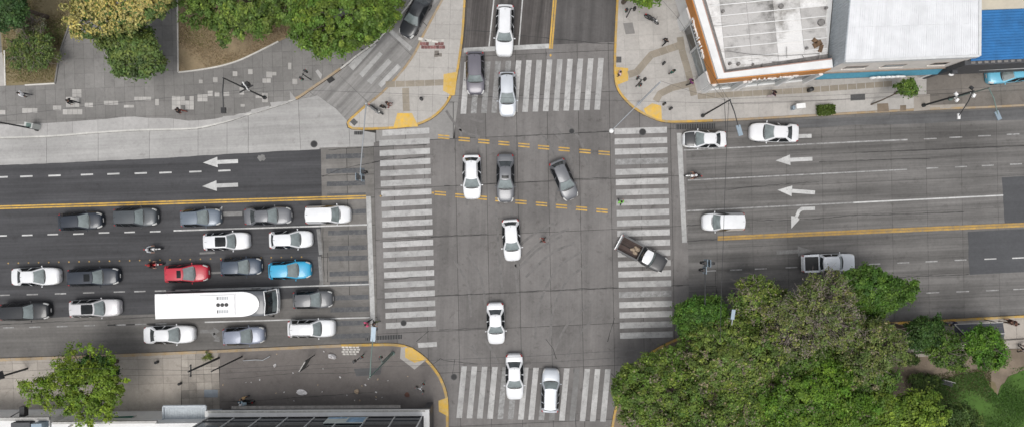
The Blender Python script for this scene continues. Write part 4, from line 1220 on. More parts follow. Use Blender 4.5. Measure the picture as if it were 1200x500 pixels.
# city bus
def bus():
    c = P(265, 352.6)
    t = thing('city_bus', 'long white city bus with three round roof fans', 'bus', (c.x, c.y, .012), R(1.6))
    L, W, Hh = 11.7, 2.62, 3.15
    M_BUSW = carpaint('bus_white', (0.86, 0.86, 0.86), 0, .4)
    M_BUSD = carpaint('bus_dark', (0.085, 0.092, 0.105), 0, .35)
    # body shell: stations from rear to front, roof rounded towards the nose
    def sec(x, w, zt, zr):
        return [(x, 0, zt), (x, w * .6, zt - .01), (x, w * .86, zt - .04), (x, w * .96, zr), (x, w, zr - .25), (x, w, 1.3), (x, w, .45), (x, w * .96, .32), (x, 0, .32)]
    st = [(-L / 2, 1.22, 2.98, 2.86), (-L / 2 + .06, 1.29, 3.04, 2.94), (-L / 2 + .5, 1.31, 3.05, 2.96), (2.8, 1.31, 3.05, 2.96), (4.3, 1.31, 3.05, 2.96), (5.0, 1.30, 3.03, 2.93), (5.22, 1.29, 2.96, 2.84)]
    mb = MB(); rings = []
    for s in st:
        h = sec(*s); rings.append(h + [(a, -b, cc) for a, b, cc in reversed(h[1:-1])])
    n = len(rings[0])
    mb.add([p for r in rings for p in r], [(i * n + k, i * n + (k + 1) % n, (i + 1) * n + (k + 1) % n, (i + 1) * n + k) for i in range(len(rings) - 1) for k in range(n)] + [tuple(range(n)), tuple(range((len(rings) - 1) * n, len(rings) * n))])
    mb.obj('body', M_BUSD, t, 35, True)
    # white roof skin: rounded nose
    def rf(u, s):
        x = lerp(-L / 2 - .01, 4.75, u); k = (x - 2.6) / 2.15
        hw = 1.27
        if k > 0: hw = 1.27 * (1 - .42 * k ** 2.6)
        sx = s * 2 - 1
        xx = x - (.32 * sx * sx * max(0, k) ** 2 if k > 0 else 0)
        return (xx, sx * hw, 3.175 - .06 * sx ** 4 - (.03 * max(0, k) ** 2))
    MB().grid(rf, 30, 10).obj('roof', M_BUSW, t, 40, True)
    for s in (1, -1):
        mb = MB().grid(lambda u, q: (lerp(-L / 2 + .02, 5.15, u), s * (1.318 if q < 1 else 1.318), lerp(.42, 1.35, q)), 12, 2)
        mb.obj('side_panel', M_BUSW, t)
        for k in range(7):
            x0 = -L / 2 + .35 + k * 1.5
            MB().grid(lambda u, q: (x0 + u * 1.4, s * 1.322, lerp(1.45, 2.65, q)), 1, 1).obj('side_window', M_GLASSD, t)
        for i, ax in enumerate((3.4, -3.0)):
            w = MB().cyl((ax, s * 1.2, .48), .48, .27, 22, 'y').obj('wheel', M_TYRE, t); MB().cyl((ax, s * 1.22, .48), .28, .26, 16, 'y').obj('rim', M_RIM, w)
    # front: raked windscreen in a white frame
    def fr(s, q, off=0):
        sx = s * 2 - 1
        return (lerp(5.86, 5.28, q) - .12 * sx * sx + off, sx * lerp(1.27, 1.2, q), lerp(1.0, 2.92, q))
    f = MB()
    for a in (0, 1):
        f.tube([fr(a, 0, .02), fr(a, .5, .02), fr(a, 1, .02)], .06, 6)
    f.tube([fr(0, 1, .0), fr(.5, 1, 0), fr(1, 1, 0)], .05, 6)
    f.grid(lambda s, q: (lambda p: (p[0] + .06, p[1], lerp(.35, 1.05, q)))(fr(s, 0)), 8, 2)
    f.grid(lambda s, q: (lambda p: (lerp(p[0] + .06, p[0] - .1, q), p[1], 1.06))(fr(s, 0)), 8, 1)
    f.obj('front_frame', M_BUSW, t, 40)
    MB().grid(lambda s, q: fr(s, lerp(.02, .98, q)), 8, 4).obj('windshield', M_GLASSR, t, 40)
    MB().grid(lambda s, q: fr(lerp(.08, .92, s), lerp(.04, .42, q), .012), 8, 3).obj('windscreen_reflection', M_GLASS, t, 40)  # paler greenish pane paints the reflection in the lower windscreen
    MB().grid(lambda s, q: (lerp(5.86, 5.2, q) - .12 * (s * 2 - 1) ** 2, (s * 2 - 1) * 1.26, .95 - .6 * (1 - q) * 0), 6, 1).obj('nose_shelf', M_BUSD, t)
    MB().box((5.62, 0, 1.72), (.05, .04, 1.3)).obj('windscreen_bar', M_BLACKP, t)
    MB().grid(lambda s, q: fr(lerp(.06, .94, s), lerp(.78, .93, q), .02), 6, 1).obj('destination_sign', M_BLACKP, t)
    for s in (1, -1):
        MB().tube([(5.4, s * 1.25, 2.7), (5.75, s * 1.42, 2.65), (5.8, s * 1.42, 2.3)], .04, 6).box((5.8, s * 1.42, 2.15), (.08, .2, .36)).obj('mirror', M_BLACKP, t)
        MB().box((5.90, s * .95, .72), (.06, .3, .2)).obj('headlight', M_LENS, t)
        MB().box((-5.86, s * 1.1, 1.0), (.04, .16, .5)).obj('tail_light', M_TAIL, t)
    # roof fittings
    M_PANEL = carpaint('bus_panel', (0.78, 0.78, 0.785), 0, .45)
    pod = MB().box((.55, 0, 3.20), (3.6, 2.05, .10), 0, .96).obj('air_conditioner', M_BUSW, t)
    MB().box((2.36, 0, 3.17), (.04, 2.2, .05)).obj('roof_seam', M_PANEL, t)
    for x in (-1.9, -4.6): MB().box((x, 0, 3.158), (.03, 2.4, .05)).obj('roof_seam', M_PANEL, t)
    for k in range(3):
        f = MB().cyl((.62 + k * .42, 0, 3.262), .19, .05, 20).obj('fan', M_BLACKP, pod); MB().cyl((.62 + k * .42, 0, 3.29), .06, .03, 10).obj('fan_hub', M_IRON, f)
    for s in (1, -1):
        for k in range(7):
            MB().box((.55 + k * .17, s * .68, 3.262), (.10, .30, .03)).obj('vent_slot', M_POLE_G if k else M_IRON, pod)
    MB().cyl((-5.2, .1, 3.17), .2, .04, 16).obj('roof_hatch', M_PANEL, t)
bus()

# motorcycles
def moto(name, label, px, py, hd, paintm, group=None, rest=False, z=.012, zz=.5):
    c = P(px, py, zz)
    t = thing(name, label, 'motorcycle', (c.x, c.y, z), R(hd), group)
    for x in (.62, -.60):
        v, f = [], []
        w = MB().cyl((0, 0, 0), .30, .11, 18, 'y').obj('wheel', M_TYRE, t, loc=(x, 0, .30)); MB().cyl((0, 0, 0), .19, .125, 14, 'y').obj('rim', M_RIM, w)
    MB().ell((.16, 0, .80), (.32, .16, .15), 12, 8).obj('fuel_tank', paintm, t, 60)
    MB().ell((-.36, 0, .82), (.40, .14, .07), 12, 6).obj('seat', M_BLACKP, t, 60)
    MB().box((-.02, 0, .48), (.46, .26, .34)).tube([(.62, .07, .30), (.40, .07, .98)], .03).tube([(.62, -.07, .30), (.40, -.07, .98)], .03).tube([(.4, 0, .9), (-.1, 0, .7), (-.6, 0, .72)], .035).tube([(-.05, .05, .4), (-.6, .1, .3)], .03).tube([(-.1, -.15, .32), (-.75, -.18, .38)], .045).obj('frame', M_POLE_D, t)
    MB().tube([(.30, .36, 1.0), (.40, .16, 1.02), (.42, 0, 1.0), (.40, -.16, 1.02), (.30, -.36, 1.0)], .02).obj('handlebar', M_CHROME, t)
    MB().ell((.54, 0, .88), (.10, .10, .10), 10, 6).obj('headlight', M_LENS, t, 60)
    MB().box((-.78, 0, .78), (.16, .1, .1)).obj('tail_light', M_TAIL, t)
    MB().ell((.64, 0, .60), (.22, .07, .05), 10, 6).obj('mudguard', paintm, t, 60)
    for s in (1, -1): MB().tube([(.36, s * .2, 1.02), (.40, s * .27, 1.16)], .01).ell((.40, s * .29, 1.18), (.02, .06, .04), 8, 5).obj('mirror', M_BLACKP, t)
    if not rest:
        pass
    return t
MG = 'motorcycles'
PW = carpaint('moto_white', (0.8, 0.8, 0.8)); PR = carpaint('moto_red', (0.4, 0.02, 0.02)); PK = carpaint('moto_black', (0.03, 0.03, 0.032)); PB = carpaint('moto_blue', (0.05, 0.16, 0.25))
# ------------------------------------------------------------------ people
def build_person(pose):
    """one continuous skinned body per pose; faces sorted into clothing regions by the nearest bone"""
    J = {'pel': (0, 0, .95), 'sp1': (0, 0, 1.10), 'sp2': (.01, 0, 1.28), 'chest': (.0, 0, 1.42), 'neck': (.01, 0, 1.52), 'head': (.02, 0, 1.60), 'skull': (.01, 0, 1.70), 'top': (.0, 0, 1.735), 'nose': (.115, 0, 1.625)}
    if pose == 'ride':
        off = Vector((0, 0, -.17))
        J.update({'pel': (-.25, 0, .95), 'sp1': (-.20, 0, 1.08), 'sp2': (-.12, 0, 1.24), 'chest': (-.04, 0, 1.38), 'neck': (.0, 0, 1.47), 'head': (.04, 0, 1.55), 'skull': (.03, 0, 1.65), 'top': (.02, 0, 1.685), 'nose': (.135, 0, 1.575)})
    for s, n in ((1, 'l'), (-1, 'r')):
        if pose == 'ride':
            J.update({'hip' + n: (-.22, s * .10, .92), 'knee' + n: (.18, s * .22, .78), 'ank' + n: (-.06, s * .20, .40), 'toe' + n: (.14, s * .21, .34),
                      'sho' + n: (-.04, s * .19, 1.38), 'elb' + n: (.12, s * .30, 1.16), 'wri' + n: (.30, s * .33, 1.06)})
            hd = Vector((.8, 0, -.5))
        else:
            st = {'walk': .26 * s, 'stand': .02 * s}[pose]
            J.update({'hip' + n: (0, s * .10, .92), 'knee' + n: (st * .55 + .05, s * .105, .50), 'ank' + n: (st - (.06 if st < -.1 else 0), s * .10, .09 + (.05 if st < -.1 else 0)), 'toe' + n: (st + .16 - (.04 if st < -.1 else 0), s * .12, .04),
                      'sho' + n: (0, s * .19, 1.42), 'elb' + n: (-st * .45 - .02, s * .25, 1.14), 'wri' + n: (-st * .8 + .06, s * .25, .91)})
            hd = Vector((.15 - st * .3, 0, -1))
        w = Vector(J['wri' + n]); hd.normalize()
        J['palm' + n] = tuple(w + hd * .07)
        for k in range(4):
            y = (k - 1.5) * .021
            fl = (.07, .082, .078, .06)[k]
            a = w + hd * .095 + Vector((y * .8, y * .25 * s, 0)); J['k%d' % k + n] = tuple(a)
            J['f%d' % k + n] = tuple(a + hd * fl * .6 + Vector((.0, -.012 * s, 0))); J['t%d' % k + n] = tuple(a + hd * fl + Vector((.0, -.03 * s, 0)))
        J['th' + n] = tuple(w + hd * .05 + Vector((.035, -.015 * s, 0))); J['tt' + n] = tuple(w + hd * .095 + Vector((.05, -.025 * s, 0)))
    E = [('pel', 'sp1', 'shirt'), ('sp1', 'sp2', 'shirt'), ('sp2', 'chest', 'shirt'), ('chest', 'neck', 'skin'), ('neck', 'head', 'skin'), ('head', 'skull', 'skin'), ('skull', 'top', 'skin'), ('head', 'nose', 'skin')]
    for n in 'lr':
        E += [('pel', 'hip' + n, 'legs'), ('hip' + n, 'knee' + n, 'legs'), ('knee' + n, 'ank' + n, 'legs'), ('ank' + n, 'toe' + n, 'shoe'), ('chest', 'sho' + n, 'shirt'), ('sho' + n, 'elb' + n, 'shirt'), ('elb' + n, 'wri' + n, 'skin'), ('wri' + n, 'palm' + n, 'skin')]
        for k in range(4): E += [('palm' + n, 'k%d' % k + n, 'skin'), ('k%d' % k + n, 'f%d' % k + n, 'skin'), ('f%d' % k + n, 't%d' % k + n, 'skin')]
        E += [('wri' + n, 'th' + n, 'skin'), ('th' + n, 'tt' + n, 'skin')]
    rad = {'pel': (.17, .14), 'sp1': (.165, .135), 'sp2': (.185, .145), 'chest': (.20, .15), 'neck': (.058, .058), 'head': (.082, .095), 'skull': (.085, .098), 'top': (.05, .06), 'nose': (.015, .015),
           'hip': (.105, .105), 'knee': (.07, .07), 'ank': (.042, .042), 'toe': (.035, .045), 'sho': (.08, .08), 'elb': (.055, .055), 'wri': (.03, .03), 'palm': (.036, .018), 'th': (.012, .012), 'tt': (.009, .009)}
    names = list(J); ix = {n: i for i, n in enumerate(names)}
    me = bpy.data.meshes.new('tmp')
    me.from_pydata([J[n] for n in names], [(ix[a], ix[b]) for a, b, _ in E], [])
    o = bpy.data.objects.new('tmp', me); COL.objects.link(o)
    m = o.modifiers.new('skin', 'SKIN'); m.use_smooth_shade = True
    sv = me.skin_vertices[0].data
    for n in names:
        r = rad.get(n) or rad.get(n[:-1]) or (.0095, .0095)
        sv[ix[n]].radius = r
        sv[ix[n]].use_root = (n == 'pel')
    sb = o.modifiers.new('sub', 'SUBSURF'); sb.levels = 1; sb.render_levels = 1
    dg = bpy.context.evaluated_depsgraph_get()
    res = bpy.data.meshes.new_from_object(o.evaluated_get(dg))
    bpy.data.objects.remove(o, do_unlink=True)
    order = {'shirt': 0, 'legs': 1, 'skin': 2, 'shoe': 3}
    A = np.array([J[a] for a, b, c in E]); B = np.array([J[b] for a, b, c in E]); C = [order[c] for a, b, c in E]
    rr = np.array([max(rad.get(a) or rad.get(a[:-1]) or (.0095, 0)) for a, b, c in E])
    for p in res.polygons:
        c = np.array(p.center); ab = B - A
        t = np.clip(((c - A) * ab).sum(1) / np.maximum((ab * ab).sum(1), 1e-9), 0, 1)
        d = np.linalg.norm(c - (A + ab * t[:, None]), axis=1) - rr * .6
        p.material_index = C[int(d.argmin())]
        p.use_smooth = True
    hx, hy, hz = J['skull']
    hair = MB().ell((hx - .012, hy, hz - .02), (.105, .096, .105), 14, 6, -5, 90).ell((hx - .055, hy, hz - .05), (.062, .085, .11), 12, 6).mesh('hair', 60, True)
    face = MB()
    for s in (1, -1): face.ell((J['head'][0] + .088, s * .034, J['head'][2] + .045), (.010, .014, .009), 8, 5)
    eyes = face.mesh('eyes', 60)
    ears = MB()
    for s in (1, -1): ears.ell((J['head'][0] - .005, s * .088, J['head'][2] + .03), (.022, .01, .034), 8, 5)
    ears = ears.mesh('ears', 60)
    mouth = MB().ell((J['head'][0] + .092, 0, J['head'][2] - .028), (.008, .026, .006), 8, 4).mesh('mouth', 60)
    helm = MB().ell((hx, hy, hz - .03), (.145, .125, .15), 16, 8, -25, 90).mesh('helmet', 60, True)
    return res, hair, eyes, ears, mouth, helm
POSE = {p: build_person(p) for p in ('walk', 'stand', 'ride')}
CLOTH = {}
def cloth(c):
    if c not in CLOTH: CLOTH[c] = plain('cloth_%d' % len(CLOTH), c, .85, var=.15, scale=9)
    return CLOTH[c]
M_SKIN = plain('skin', (0.42, 0.24, 0.17), .55, var=.06); M_SKIN2 = plain('tanned_skin', (0.30, 0.165, 0.11), .55, var=.06)
M_HAIR = plain('dark_hair', (0.018, 0.013, 0.010), .6); M_SHOE = plain('shoe_leather', (0.03, 0.028, 0.027), .6); M_EYE = plain('eye', (0.03, 0.02, 0.02), .2); M_LIP = plain('lips', (0.30, 0.12, 0.10), .5)
def person(label, px, py, hd, pose, shirt, trousers, skin=None, shoe=None, z=Z_WALK + .006, helmet=None, scale=1.08, zz=0.0, group=None):
    me, hair, eyes, ears, mouth, helm = POSE[pose]
    c = P(px, py, zz)
    o = bpy.data.objects.new('person', me); COL.objects.link(o)
    if len(me.materials) == 0:
        for k in range(4): me.materials.append(M_SKIN)
    for k, m in enumerate((cloth(shirt), cloth(trousers), skin or M_SKIN, shoe or M_SHOE)):
        o.material_slots[k].link = 'OBJECT'; o.material_slots[k].material = m
    o.location = (c.x, c.y, z); o.rotation_euler = (0, 0, R(hd)); o.scale = (scale,) * 3
    tag(o, label, 'person', group)
    if helmet: link('helmet', helm, cloth(helmet), o)
    else: link('hair', hair, M_HAIR, o)
    link('eyes', eyes, M_EYE, o); link('ears', ears, skin or M_SKIN, o); link('mouth', mouth, M_LIP, o)
    return o
K = (0.018, 0.018, 0.02)
person('person in a white shirt walking beside the left lawn bed', 36.5, 113, 180, 'walk', (.75, .76, .78), (.04, .04, .05))
person('person all in black walking on pale replaced tiles', 92, 121.5, 160, 'walk', K, K)
person('person in dark top and reddish trousers on the plaza near the kerb', 217, 132, 170, 'walk', (.03, .025, .025), (.25, .06, .04), scale=1.1)
person('person in dark clothes standing on the tip of the traffic island', 451.5, 127.5, 90, 'stand', K, (.05, .045, .045))
person('person in brown top and pink trousers on the traffic island', 457.5, 124.5, 30, 'walk', (.10, .05, .04), (.35, .18, .17))
person('person in yellow-green high visibility vest under the trees by the slip lane', 409, 56, -130, 'walk', (.62, .78, .10), K)
person('person in grey beside the high visibility walker by the slip lane', 404, 61, -130, 'walk', (.2, .22, .2), K)
person('person in black walking on the pale pavement left of the orange-trimmed shop', 777, 52, 40, 'walk', K, K)
person('person in dark green top standing on the shop corner pavement', 785, 87.5, 120, 'stand', (.02, .085, .065), (.03, .05, .05), scale=1.12)
person('person in a purple top outside the shop corner', 806.5, 99, 10, 'walk', (.16, .03, .13), K)
person('person in a pale pink top waiting on the yellow ramp', 724.5, 89, 180, 'stand', (.62, .45, .47), K)
person('person in dark top with a pale pink skirt outside the shop front', 901.5, 112.5, 0, 'walk', (.05, .02, .03), (.62, .5, .52))
person('person in bright green vest on the right-hand crosswalk', 725.5, 237, 90, 'walk', (.22, .60, .10), (.03, .05, .03), z=.02, scale=1.12)
person('person in red-brown top standing out in the crossroads', 636.5, 280.5, 200, 'walk', (.20, .06, .05), (.05, .04, .03), z=.004)
person('person in a tan jacket beside the blue motorcycle', 291.5, 462, -60, 'stand', (.50, .34, .17), (.05, .05, .06))
person('person in a bright pink top at the stop line', 433, 377, 30, 'walk', (.68, .10, .22), K, z=.02, scale=1.15)
person('person in a black top beside the pink-topped person', 441.5, 376.5, -10, 'walk', (.03, .03, .03), (.12, .14, .05), z=.02)
person('person in dark brown clothes on the pavement by the bus shelter', 1173, 374.5, 180, 'walk', (.06, .025, .015), (.10, .07, .05))
person('person with white trousers beside the brown-dressed person', 1178, 376, 180, 'walk', (.10, .04, .03), (.55, .52, .5))
person('person in reddish clothes at the right edge by the low wall', 1193.5, 403.5, 90, 'stand', (.16, .05, .04), (.35, .3, .28))
person('person in pale checked shirt at the right edge by the low wall', 1191, 407.5, 60, 'walk', (.5, .42, .4), K)
person('person in navy clothes behind the bus shelter kerb', 1101, 377.5, 90, 'stand', (.02, .025, .06), (.02, .02, .03))
person('person in navy jacket and pale trousers by the shelter', 1109, 377, 0, 'walk', (.025, .03, .075), (.4, .4, .42))
# riders and motorcycles
def rider(mlabel, plabel, px, py, hd, pm, shirt, tr, helmet, zb=.02):
    moto('motorcycle', mlabel, px, py, hd, pm, MG, z=zb)
    c = P(px, py, .5)
    person(plabel, NX + c.x * S, NY - c.y * S, hd, 'ride', shirt, tr, helmet=helmet, z=zb + .02)
rider('white motorcycle between the lanes above the yellow road studs', 'rider in silver jacket on the motorcycle above the yellow studs', 179.5, 291.5, 2, PW, (.55, .57, .60), (.10, .10, .10), (.6, .6, .62))
rider('red motorcycle just below the yellow road studs', 'rider in black and red on the red motorcycle', 181.5, 309.5, 2, PR, (.03, .02, .02), (.06, .01, .012), (.35, .03, .03))
rider('white motorcycle at the right-hand stop line', 'rider in dark top on the white motorcycle at the stop line', 812.5, 206.3, 178, PW, (.05, .03, .03), (.25, .12, .08), (.75, .75, .76))
rider('blue motorcycle parked on the brown pavement', 'person in light blue top sitting on the parked blue motorcycle', 288.5, 470, 180, PB, (.45, .58, .66), K, (.6, .62, .65), Z_WALK + .01)
moto('motorcycle', 'black motorcycle parked near the top edge on the shop pavement', 763.5, 23, -33, PK, MG, z=Z_WALK + .01)
moto('motorcycle', 'black motorcycle parked beside the people on the traffic island', 440.5, 128.5, -35, PK, MG, z=Z_WALK + .01)
# ------------------------------------------------------------------ buildings
M_BWHITE = plain('white_render', (0.74, 0.74, 0.73), .8, var=.1, scale=.8)
M_ORANGE = plain('orange_fascia', (0.55, 0.215, 0.035), .5, var=.12, scale=1.2)
M_CREAM = plain('cream_render', (0.72, 0.68, 0.635), .85, var=.12, scale=.7)
M_PINK = plain('rusty_coping', (0.42, 0.27, 0.22), .8, var=.25)
M_GUTTER = plain('gutter_grime', (0.22, 0.21, 0.20), .9, var=.4)
M_BLUEA = plain('blue_awning', (0.09, 0.31, 0.43), .6, var=.15)
M_GREYW = plain('grey_sheet_metal', (0.47, 0.51, 0.54), .5, .2, var=.15)
M_DKF = plain('dark_canopy_metal', (0.070, 0.072, 0.078), .55, .1, var=.15)
M_STEEL = plain('window_frame', (0.62, 0.63, 0.63), .5)
M_WINR = plain('recess_brown', (0.30, 0.245, 0.20), .8, var=.2)
M_GREENA = plain('green_awning', (0.015, 0.13, 0.09), .7, var=.2)
M_CONC = plain('wall_concrete', (0.45, 0.44, 0.42), .85, var=.2)
def roofmat(name, col, grime, rows):
    m, nt, b = _nt(name)
    v = ocoord(nt)
    f = ramp(nt, noise(nt, .32, 6, .68, v), [(.47, 0.0), (.66, 1.0)])
    f = mixc(nt, 'MULTIPLY', 1.0, f, ramp(nt, noise(nt, 1.4, 6, .7, v), [(.3, .3), (.62, 1.0)]))
    f = mixc(nt, 'ADD', 1.0, f, ramp(nt, noise(nt, 1.0, 5, .7, ocoord(nt, (.35, 2.4, 1), R(-3))), [(.60, 0.0), (.72, .8)]))
    c = mixc(nt, 'MIX', f, col, grime)
    c = mixc(nt, 'MULTIPLY', 1.0, c, ramp(nt, noise(nt, 7, 5, .7, v), [(.3, .88), (.7, 1.05)]))
    c = mixc(nt, 'MULTIPLY', 1.0, c, orandom(nt, .93, 1.04))
    nt.links.new(c, b.inputs['Base Color']); b.inputs['Roughness'].default_value = .7
    return m
M_SHEET = roofmat('lime_washed_sheet', (0.80, 0.79, 0.775), (0.30, 0.285, 0.265), 1)
M_SHEETS = roofmat('sooty_sheet', (0.52, 0.505, 0.49), (0.13, 0.125, 0.115), 1)
M_SHEET2 = plain('white_metal_roof', (0.72, 0.73, 0.745), .55, var=.10, scale=.9, rnd=.035)
M_SHEETB = plain('blue_metal_roof', (0.022, 0.150, 0.375), .5, var=.28, scale=.8)
M_SHEETC = plain('cream_metal_roof', (0.55, 0.50, 0.40), .6, var=.12, scale=.8)

def wall_quad(a, b, z0, z1, out=0.0):
    """vertical sheet from plan point a to b, offset outwards (to the right of a->b)"""
    dx, dy = b[0] - a[0], b[1] - a[1]; l = math.hypot(dx, dy)
    ox, oy = dy / l * out, -dx / l * out
    return [(a[0] + ox, a[1] + oy, z0), (b[0] + ox, b[1] + oy, z0), (b[0] + ox, b[1] + oy, z1), (a[0] + ox, a[1] + oy, z1)]
def wall_box(mb, a, b, z0, z1, o0, o1):
    p = wall_quad(a, b, z0, z1, o0); q = wall_quad(a, b, z0, z1, o1)
    mb.add(p + q, [(0, 1, 2, 3), (7, 6, 5, 4), (0, 4, 5, 1), (1, 5, 6, 2), (2, 6, 7, 3), (3, 7, 4, 0)])
    return mb
def along(a, b, t): return (a[0] + (b[0] - a[0]) * t, a[1] + (b[1] - a[1]) * t)

# corner shop: orange fascia, white parapet
SWc = P2(842, 92, 6.5); NWc = P2(814, 0, 6.5); d = (NWc[0] - SWc[0], NWc[1] - SWc[1])
NWc = (SWc[0] + d[0] * 2.3, SWc[1] + d[1] * 2.3)
SEc = P2(990, 78, 6.5); SEc = (30.1, SEc[1] - .05)
NEc = (31.6, NWc[1])
shop = thing('corner_shop', 'corner shop with orange fascia, white parapet and stained white roof', 'building', (SWc[0], SWc[1], 0))
def rel(o, base): o.location = (-base[0], -base[1], 0); return o
sb = (SWc[0], SWc[1])
def ch(mb, name, mat, parent=shop, base=sb, smooth=None, fix=True):
    o = mb.obj(name, mat, parent, smooth, fix)
    if parent.type == 'EMPTY': o.location = (-base[0], -base[1], 0)
    return o
mb = MB()
wall_box(mb, NWc, SWc, 0.1, 4.9, -.35, -.15); wall_box(mb, SWc, SEc, 0.1, 4.9, -.35, -.15)
mb.prism([NWc, SWc, SEc, NEc], 4.85, 5.05, True)
ch(mb, 'wall', M_BWHITE)
mb = MB(); wall_box(mb, NWc, SWc, 4.25, 6.12, -.1, .14); wall_box(mb, (SWc[0] - .14, SWc[1]), SEc, 4.25, 6.12, -.1, .14)
fascia = ch(mb, 'fascia', M_ORANGE)
def parapet_ring(z0, z1, o0, o1, mb):
    A = [along(NWc, SWc, 0), SWc, SEc]
    out = offset_line([NWc, SWc, SEc], o0); inn = offset_line([NWc, SWc, SEc], o1)
    mb.prism(out + list(reversed(inn)), z0, z1, True)
mb = MB(); parapet_ring(6.10, 6.52, -.06, .72, mb); ch(mb, 'parapet', M_BWHITE)
mb = MB(); parapet_ring(5.4, 6.50, .73, .84, mb); ch(mb, 'coping', M_PINK)
mb = MB(); parapet_ring(5.0, 5.66, .85, 1.45, mb); ch(mb, 'edge_strip', M_GUTTER)
roofp = ch(MB().prism(offset_line([NWc, SWc, SEc], 1.1) + [(30.0, NWc[1])], 5.3, 5.5), 'roof', M_SHEET)
# lapped roof sheets, one by one
ri = offset_line([NWc, SWc, SEc], 1.46)
reg = ri + [(29.6, NWc[1])]
row_h = 1.06; u0 = ri[1]
ang = math.atan2(SEc[1] - SWc[1], SEc[0] - SWc[0])
for j in range(18):
    for i in range(-3, 6):
        x0, y0 = i * 2.6 + (j % 2) * .0, j * row_h
        q = []
        for a, b in ((x0 + .012, y0 - .06), (x0 + 2.588, y0 - .06), (x0 + 2.588, y0 + row_h), (x0 + .012, y0 + row_h)):
            q.append((u0[0] + a * math.cos(ang) - b * math.sin(ang), u0[1] + a * math.sin(ang) + b * math.cos(ang)))
        p = clip_poly(reg, q)
        if not p or area(p) < .1: continue
        m = MB()
        n = len(p)
        def zz(pt):
            b = -(pt[0] - u0[0]) * math.sin(ang) + (pt[1] - u0[1]) * math.cos(ang) - y0
            return 5.53 + .10 * (1 - b / row_h) + .004 * ((i * 7 + j * 3) % 5)
        a_ = sum(p[k][0] * p[(k + 1) % n][1] - p[(k + 1) % n][0] * p[k][1] for k in range(n))
        if a_ < 0: p = p[::-1]
        m.add([(x, y, zz((x, y))) for x, y in p] + [(x, y, zz((x, y)) - .03) for x, y in p], [tuple(range(n))] + [(k, n + k, n + (k + 1) % n, (k + 1) % n) for k in range(n)])
        cx_ = u0[0] + (x0 + 1.3) * math.cos(ang) - (y0 + .5) * math.sin(ang)
        sooty = (i in (0, 1) and j > 0) or (i == 3 and j in (1, 2, 3, 4, 6))
        m.obj('roof_sheet', M_SHEETS if sooty else M_SHEET, roofp)
        e = [along(q[0], q[1], 0), along(q[0], q[1], 1)]
        bq = clip_poly(reg, [(e[0][0], e[0][1] + .02), (e[1][0], e[1][1] + .02), (e[1][0], e[1][1] + .11), (e[0][0], e[0][1] + .11)])
        if bq: MB().prism(bq, 5.55, 5.66).obj('batten', M_BWHITE, roofp)
# rubbish, vents and bent pipes on the roof
M_RUST = plain('rust', (0.16, 0.10, 0.06), .9, var=.5)
def roofpt(px, py, z=5.7):
    v = P(px, py, z); return (v.x, v.y, z)
for px, py, r in [(915, 8, .22), (962, 27, .30), (968, 10, .12), (865, 75.5, .16), (893, 77, .12), (855, 75, .14), (929, 76, .14), (882, 76, .1), (945, 57, .12), (847, 14, .14)]:
    x, y, z = roofpt(px, py); ch(MB().cyl((x, y, 5.72), r, .28, 12).ell((x, y, 5.86), (r * 1.2, r * 1.2, .12), 12, 5), 'roof_vent', M_GUTTER, shop)
for px, py, w, h, a in [(958, 52, .9, .5, .5), (962, 57, .35, .75, -.3), (955, 48, .4, .5, .9)]:
    x, y, z = roofpt(px, py); ch(MB().box((x, y, 5.70), (w, h, .1), a), 'rusty_plate', M_RUST, shop)
for pts in [[(905, 73), (925, 72), (944, 71)], [(940, 65), (947, 74)], [(850, 60), (880, 64), (915, 66), (960, 63)], [(922, 55), (922, 68)], [(960, 62), (960, 72)], [(938, 70), (950, 76)], [(970, 62), (982, 73)], [(915, 76), (925, 73), (930, 74)]]:
    ch(MB().tube([Vector(roofpt(a, b, 5.85 + .1 * k)) for k, (a, b) in enumerate(pts)], .03, 6), 'bent_pipe', M_GUTTER, shop)
# letters on the fascia: rounded white channel letters too small to read
def letters(a, b, t0, t1, n, z, par, seed):
    r = random.Random(seed)
    for k in range(n):
        t = t0 + (t1 - t0) * (k + .5) / n
        c = along(a, b, t); dx, dy = b[0] - a[0], b[1] - a[1]; l = math.hypot(dx, dy); ux, uy = dx / l, dy / l
        ox, oy = uy * .22, -ux * .22
        hgt = .75 if k else 1.0
        w = .23
        def q(u, v, dd=0): return Vector((c[0] + ux * u + ox * (1 + dd), c[1] + uy * u + oy * (1 + dd), z + v))
        kind = r.choice('onilr')
        m = MB()
        if kind == 'o': m.tube([q(w * math.cos(i * math.pi / 4), hgt * .35 + hgt * .33 * math.sin(i * math.pi / 4)) for i in range(9)], .085, 6)
        elif kind == 'n': m.tube([q(-w, 0), q(-w, hgt * .7), q(0, hgt * .78), q(w, hgt * .65), q(w, 0)], .085, 6)
        elif kind == 'r': m.tube([q(-w * .6, 0), q(-w * .6, hgt * .75), q(w, hgt * .7)], .085, 6)
        else: m.tube([q(0, 0), q(0, hgt)], .09, 6)
        ch(m, 'letter', M_WHITEP, shop)
letters(NWc, SWc, .64, .86, 9, 4.35, shop, 3)
letters(SWc, SEc, .33, .76, 9, 4.30, shop, 5)
